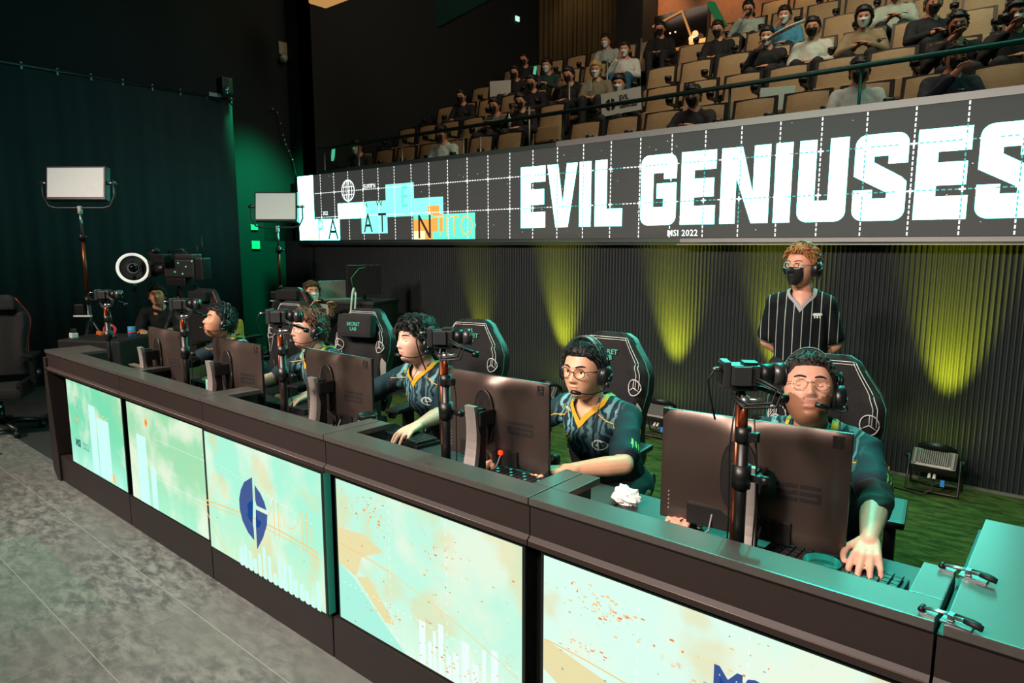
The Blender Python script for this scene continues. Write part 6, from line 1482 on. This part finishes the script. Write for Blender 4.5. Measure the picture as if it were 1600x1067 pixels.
# ring light rig on the camera and the broadcast camera itself
ringw = mat('ring_white', 'dedbd0', .5, emit=.65, ecol=(.95, .92, .84))
root = thing('ring_light', 'round white ring light fixed in front of a dark camera lens', 'ring light', (-8.24, 3.11, 1.17), 60, None)
mb = MB(); mb.tube([(.155*cos(2*PI*k/32), 0, .27+.155*sin(2*PI*k/32)) for k in range(33)], .027, ringw, 10, False, flat=.6); mb.build('ring', root)
mb = MB(); mb.cyl((0, .03, .27), (0, .06, .27), .13, blkp, 28); mb.cyl((0, -.01, .27), (0, .05, .27), .085, blkp, 28); mb.cyl((0, -.012, .27), (0, -.011, .27), .06, lensg, 24); mb.cyl((0, .02, 0), (0, .02, .14), .02, blkp, 10); mb.box((-.03, 0, .42), (.03, .04, .46), blkp); mb.build('lens_mount', root)
tv = thing('broadcast_camera', 'shoulder broadcast camera with big lens on a tripod', 'camera', (-7.90, 3.45, 0), 25)
mb = MB(); mb.box((-.10, -.09, 1.34), (.30, .09, 1.54), cgrey, bev=.02); mb.box((.05, -.09, 1.54), (.30, .05, 1.60), cgrey, bev=.015); mb.box((.28, -.07, 1.30), (.40, .07, 1.56), blkp, bev=.02); mb.build('camera_body', tv)
mb = MB(); mb.cyl((-.10, 0, 1.43), (-.30, 0, 1.43), .07, blkp, 18); mb.box((-.40, -.09, 1.34), (-.28, .09, 1.52), blkp, bev=.01); mb.build('lens', tv)
mb = MB(); mb.tube([(-.12, 0, 1.56), (-.10, 0, 1.64), (.10, 0, 1.65), (.14, 0, 1.58)], .016, blkp, 8); mb.build('handle', tv)
mb = MB(); mb.box((-.16, -.22, 1.50), (.02, -.10, 1.60), blkp, bev=.01); mb.cyl((-.22, -.16, 1.62), (-.10, -.16, 1.64), .03, blkp, 12); mb.build('viewfinder', tv)
mb = MB(); mb.cyl((.33, .03, 1.56), (.33, .03, 1.80), .006, blkp, 6); mb.cyl((.26, .03, 1.58), (.26, .03, 1.70), .005, blkp, 6); mb.build('antenna', tv)
mb = MB(); mb.box((-.10, -.07, 1.24), (.16, .07, 1.33), blkp, bev=.01); mb.tube([(.12, .05, 1.26), (.40, .10, 1.12)], .01, blkp, 8); mb.build('tripod_head', tv)
gltm = mat('green_dot', '40d080', .4, emit=.8)
mb = MB()
for (x, y, z) in ((.1, -.095, 1.50), (.2, -.095, 1.46), (.05, -.095, 1.40), (.28, -.092, 1.52), (.15, -.093, 1.38)): mb.sph((x, y, z), .010, gltm, 6)
mb.build('status_light', tv)
for k in range(3):
    a_ = rad(120*k+10); mb = MB(); mb.tube([(0, 0, 1.22), (.48*cos(a_), .48*sin(a_), .02)], [.022, .016], blkp, 8); mb.build('leg', tv)
# crew people: crouching operator and masked worker
def crew(label, loc, rz, top, hair, mask, long_, arms=((-.14, -.46, .78), (.12, -.46, .78))):
    root = thing('person', label, 'person', loc, rz); hd = Head(na=56, nz=44); hc = V((0, -.16, 1.16)); HM = Matrix.Translation(hc) @ R(-14, 'X'); b = MB(); sk = SK5
    nb = V((0, -.06, 1.01)); pel = V((0, .05, .58)); ch_ = V((0, -.0, .84))
    cone(b, nb, hc+V((0, .03, -.06)), .055, .05, sk); cone(b, nb, ch_, .08, .12, sk); cone(b, ch_, pel, .12, .13, sk); sh = (V((-.165, -.03, .95)), V((.165, -.03, .95))); els = (V((-.22, -.20, .74)), V((.22, -.20, .74)))
    for s_, e, w_ in zip(sh, els, arms): w_ = V(w_); cone(b, s_, e, .05, .042, sk); cone(b, e, w_, .042, .028, sk)
    for s_ in (-1, 1): cone(b, V((s_*.09, .02, .55)), V((s_*.13, -.36, .52)), .08, .055, sk); cone(b, V((s_*.13, -.36, .52)), V((s_*.12, -.34, .06)), .05, .036, sk)
    for e, w_, sd in zip(els, arms, (-1, 1)): w_ = V(w_); d = (w_-e).normalized(); hand(b, w_, d, (0, 0, 1), -sd, sk, (.5,)*4)
    vs, fs = remesh(b, .010, 3); body = MB(); body.add([tuple(p) for p in vs], fs, sk, True); hl = (.058, .04, -.02, -.07)
    build_head(body, hd, HM, sk, skinm('lip_aud', 'a86a58'), None, hair, hl); build_ears(body, HM, sk); build_eyes(body, hd, HM, sk, -.3, .1); brows(hd, HM, hair, body); body.build('body', root, recalc=False)
    hair_obj('hair', root, hd, HM, hair, hl, .02, .009, 50, 200, .035, 31, .3)
    m = mat('crew_top_'+top, top, .85); j = MB(); cone(j, V((0, -.04, .97)), ch_, .10, .15, m); cone(j, ch_, pel, .15, .155, m); cone(j, sh[0], sh[1], .068, .068, m)
    for s_, e, w_ in zip(sh, els, arms): cone(j, s_, e, .066, .058, m); cone(j, e, e+(V(w_)-e)*.6, .056, .05, m)
    vs, fs = remesh(j, .014, 3); jm = MB(); jm.add([tuple(p) for p in folds(vs, fs, .010, 9)], fs, m, True); jm.build('top', root, recalc=False)
    t = MB()
    for s_ in (-1, 1): cone(t, V((s_*.08, .03, .55)), V((s_*.13, -.36, .53)), .11, .08, TRO); cone(t, V((s_*.13, -.36, .53)), V((s_*.12, -.34, .08)), .078, .056, TRO)
    vs, fs = remesh(t, .018, 2); tm_ = MB(); tm_.add([tuple(p) for p in vs], fs, TRO, True); tm_.build('trousers', root, recalc=False)
    if mask: face_mask(root, hd, HM, MKW)
    return root, hd, HM
crew('crew member in black bending down behind the ring light', (-8.55, 3.50, -.06), 60, '0e1110', H_BR, 0, 0)
crew('masked worker with tied hair leaning over a laptop at the back table', (-6.86, 4.44, 0), 75, '121613', mat('hair_honey', '4a3018', .5, noise_amt=.3), 1, 0, ((-.10, -.44, 1.02), (.12, -.44, 1.00)))
# back table with laptop, upright monitor, cables, taped sheet
root = thing('work_table', 'tall black-draped table at the wall with a laptop and monitor on it', 'table', (-6.44, 4.86, 0), 20)
mb = MB(); mb.box((-.36, -.28, 1.04), (.36, .28, 1.07), mat('table_top_black', '1a1c1c', .5), bev=.004); mb.build('table_top', root)
mb = MB(); n = 60; per = []
for (a, b2) in (((-.35, -.27), (.35, -.27)), ((.35, -.27), (.35, .27)), ((.35, .27), (-.35, .27)), ((-.35, .27), (-.35, -.27))):
    for q in range(15): per.append((a[0]+(b2[0]-a[0])*q/15, a[1]+(b2[1]-a[1])*q/15))
vs = []
for i, p in enumerate(per): k = 1+.03*sin(i*1.7); vs += [(p[0], p[1], 1.04), (p[0]*k, p[1]*k, .02)]
mb.add(vs, [(2*i, 2*((i+1) % n), 2*((i+1) % n)+1, 2*i+1) for i in range(n)], mat('table_skirt', '101212', .9), True); mb.build('table_skirt', root, recalc=False)
root = thing('laptop', 'open silver laptop under the masked workers hand', 'laptop', (-6.66, 4.68, 1.07), 70); slv = mat('laptop_silver', 'a5b2a8', .35, .6)
mb = MB(); mb.box((-.16, -.11, 0), (.16, .11, .015), slv, bev=.003); mb.build('base', root); mb = MB(); mb.box((-.16, .105, .012), (.16, .115, .215), slv, bev=.003, M=T(0, .0, 0)); mb.build('lid', root)
root = thing('office_monitor', 'black upright monitor with trailing cables on the back table', 'monitor', (-6.40, 4.90, 1.07), 50)
mb = MB(); mb.box((-.19, -.02, .06), (.19, .02, .40), blkp, bev=.006); mb.build('panel', root); mb = MB(); mb.box((-.08, -.08, 0), (.08, .08, .012), blkp); mb.cyl((0, 0, .01), (0, 0, .12), .02, blkp, 10); mb.build('stand', root)
mb = MB(); mb.tube([(-.12, -.024, .12), (-.14, -.026, .25), (-.05, -.026, .36), (.02, -.026, .37)], .006, mat('teal_streak', '2f8f5a', .4), 6); mb.build('cable', root)
mb = MB(); mb.tube(smooth_path([(-6.10, 4.86, 1.14), (-6.02, 4.78, 1.22), (-5.98, 4.72, 1.1), (-6.0, 4.70, .7), (-5.98, 4.70, .1)]), .012, gc, 8); mb.tube(smooth_path([(-6.08, 4.84, 1.14), (-5.96, 4.76, 1.16), (-5.92, 4.70, .9), (-5.96, 4.68, .6), (-5.94, 4.70, .05)]), .009, gc, 8)
tag(mb.build('cable_bundle'), 'pale cable bundle hanging from the back table beside the monitor', 'cable').location = (-.20, -.16, 0)
mb = MB(); mb.box((-.10, -.004, -.11), (.10, .004, .11), poster); mb.box((-.06, -.0055, -.06), (.06, -.004, .06), inkb); o = mb.build('taped_sheet'); o.location = (-6.62, 4.46, .93); o.rotation_euler = (.05, .1, rad(25)); tag(o, 'white sheet with a black square hung at the table edge', 'sheet')
# black equipment case and tapes at far left, low cases behind the desk
mb = MB(); mb.box((-.34, -.26, 0), (.34, .26, .80), mat('case_black', '141617', .6), bev=.02); mb.box((-.35, -.27, .52), (.35, .27, .55), mat('case_trim', '3a3f3f', .4, .6)); o = mb.build('equipment_case'); o.location = (-7.36, 2.50, 0); o.rotation_euler = (0, 0, rad(30)); tag(o, 'black equipment case beside the left end of the desk', 'case')
tp = mat('tape_pink', 'd8415a', .5)
mb = MB(); mb.tube([(.055*cos(2*PI*k/18), 0, .06+.055*sin(2*PI*k/18)) for k in range(19)], .014, tp, 8, False); o = mb.build('pink_tape_roll'); o.location = (-7.36, 2.52, .80); o.rotation_euler = (0, 0, rad(40)); tag(o, 'pink tape roll on the black equipment case', 'tape')
mb = MB(); mb.box((-.06, -.015, 0), (.06, .015, .035), mat('clamp_orange', 'e0702a', .5), bev=.008); o = mb.build('orange_clamp'); o.location = (-7.58, 2.50, .80); tag(o, 'small orange spring clamp left of the tape roll', 'clamp')
mb = MB(); mb.box((-.04, -.03, 0), (.04, .03, .05), poster, bev=.01); mb.box((-.03, -.02, .05), (.03, .02, .09), mat('case_trim', '3a3f3f', .4), bev=.01); o = mb.build('white_adapter'); o.location = (-7.52, 2.25, .80); tag(o, 'small white adapter on the front corner of the black case', 'adapter')
mb = MB(); mb.cyl((0, 0, 0), (0, 0, .10), .035, mat('cup_blue', '3d8fc0', .5), 12); mb.cyl((0, 0, .03), (0, 0, .05), .036, tp, 12); o = mb.build('striped_cup'); o.location = (-7.20, 2.66, .80); tag(o, 'blue and pink cup beside the tape roll', 'cup')
mb = MB(); mb.prism([(-.45, 0), (.45, 0), (.12, .16)], -.25, .25, mat('floor_ramp', '2c3634', .7)); o = mb.build('cable_ramp'); o.location = (-6.9, .95, 0); o.rotation_euler = (0, 0, rad(35)); tag(o, 'dark wedge lying on the floor under the far left chair', 'ramp')
mb = MB(); mb.box((-.30, -.2, 0), (.30, .2, .62), mat('bag_olive', '4f5636', .8, noise_amt=.3), bev=.08); o = mb.build('equipment_bag'); o.location = (-6.9, 2.95, 0); tag(o, 'olive bag in the dark behind the far end of the desk', 'bag')
mb = MB(); mb.box((-.2, -.2, 0), (.2, .2, .55), MATS['case_black'], bev=.02); o = mb.build('low_case'); o.location = (-6.55, 3.35, 0); tag(o, 'low black case under the mustard jacket behind the far players', 'case')
mb = MB(); mb.box((-.14, -.08, 0), (.14, .08, .42), mat('jacket_yellow', 'b89a3a', .8, noise_amt=.3), bev=.07); o = mb.build('yellow_jacket'); o.location = (-6.55, 3.35, .55); tag(o, 'mustard jacket bundled on a low case behind the farthest players', 'jacket')
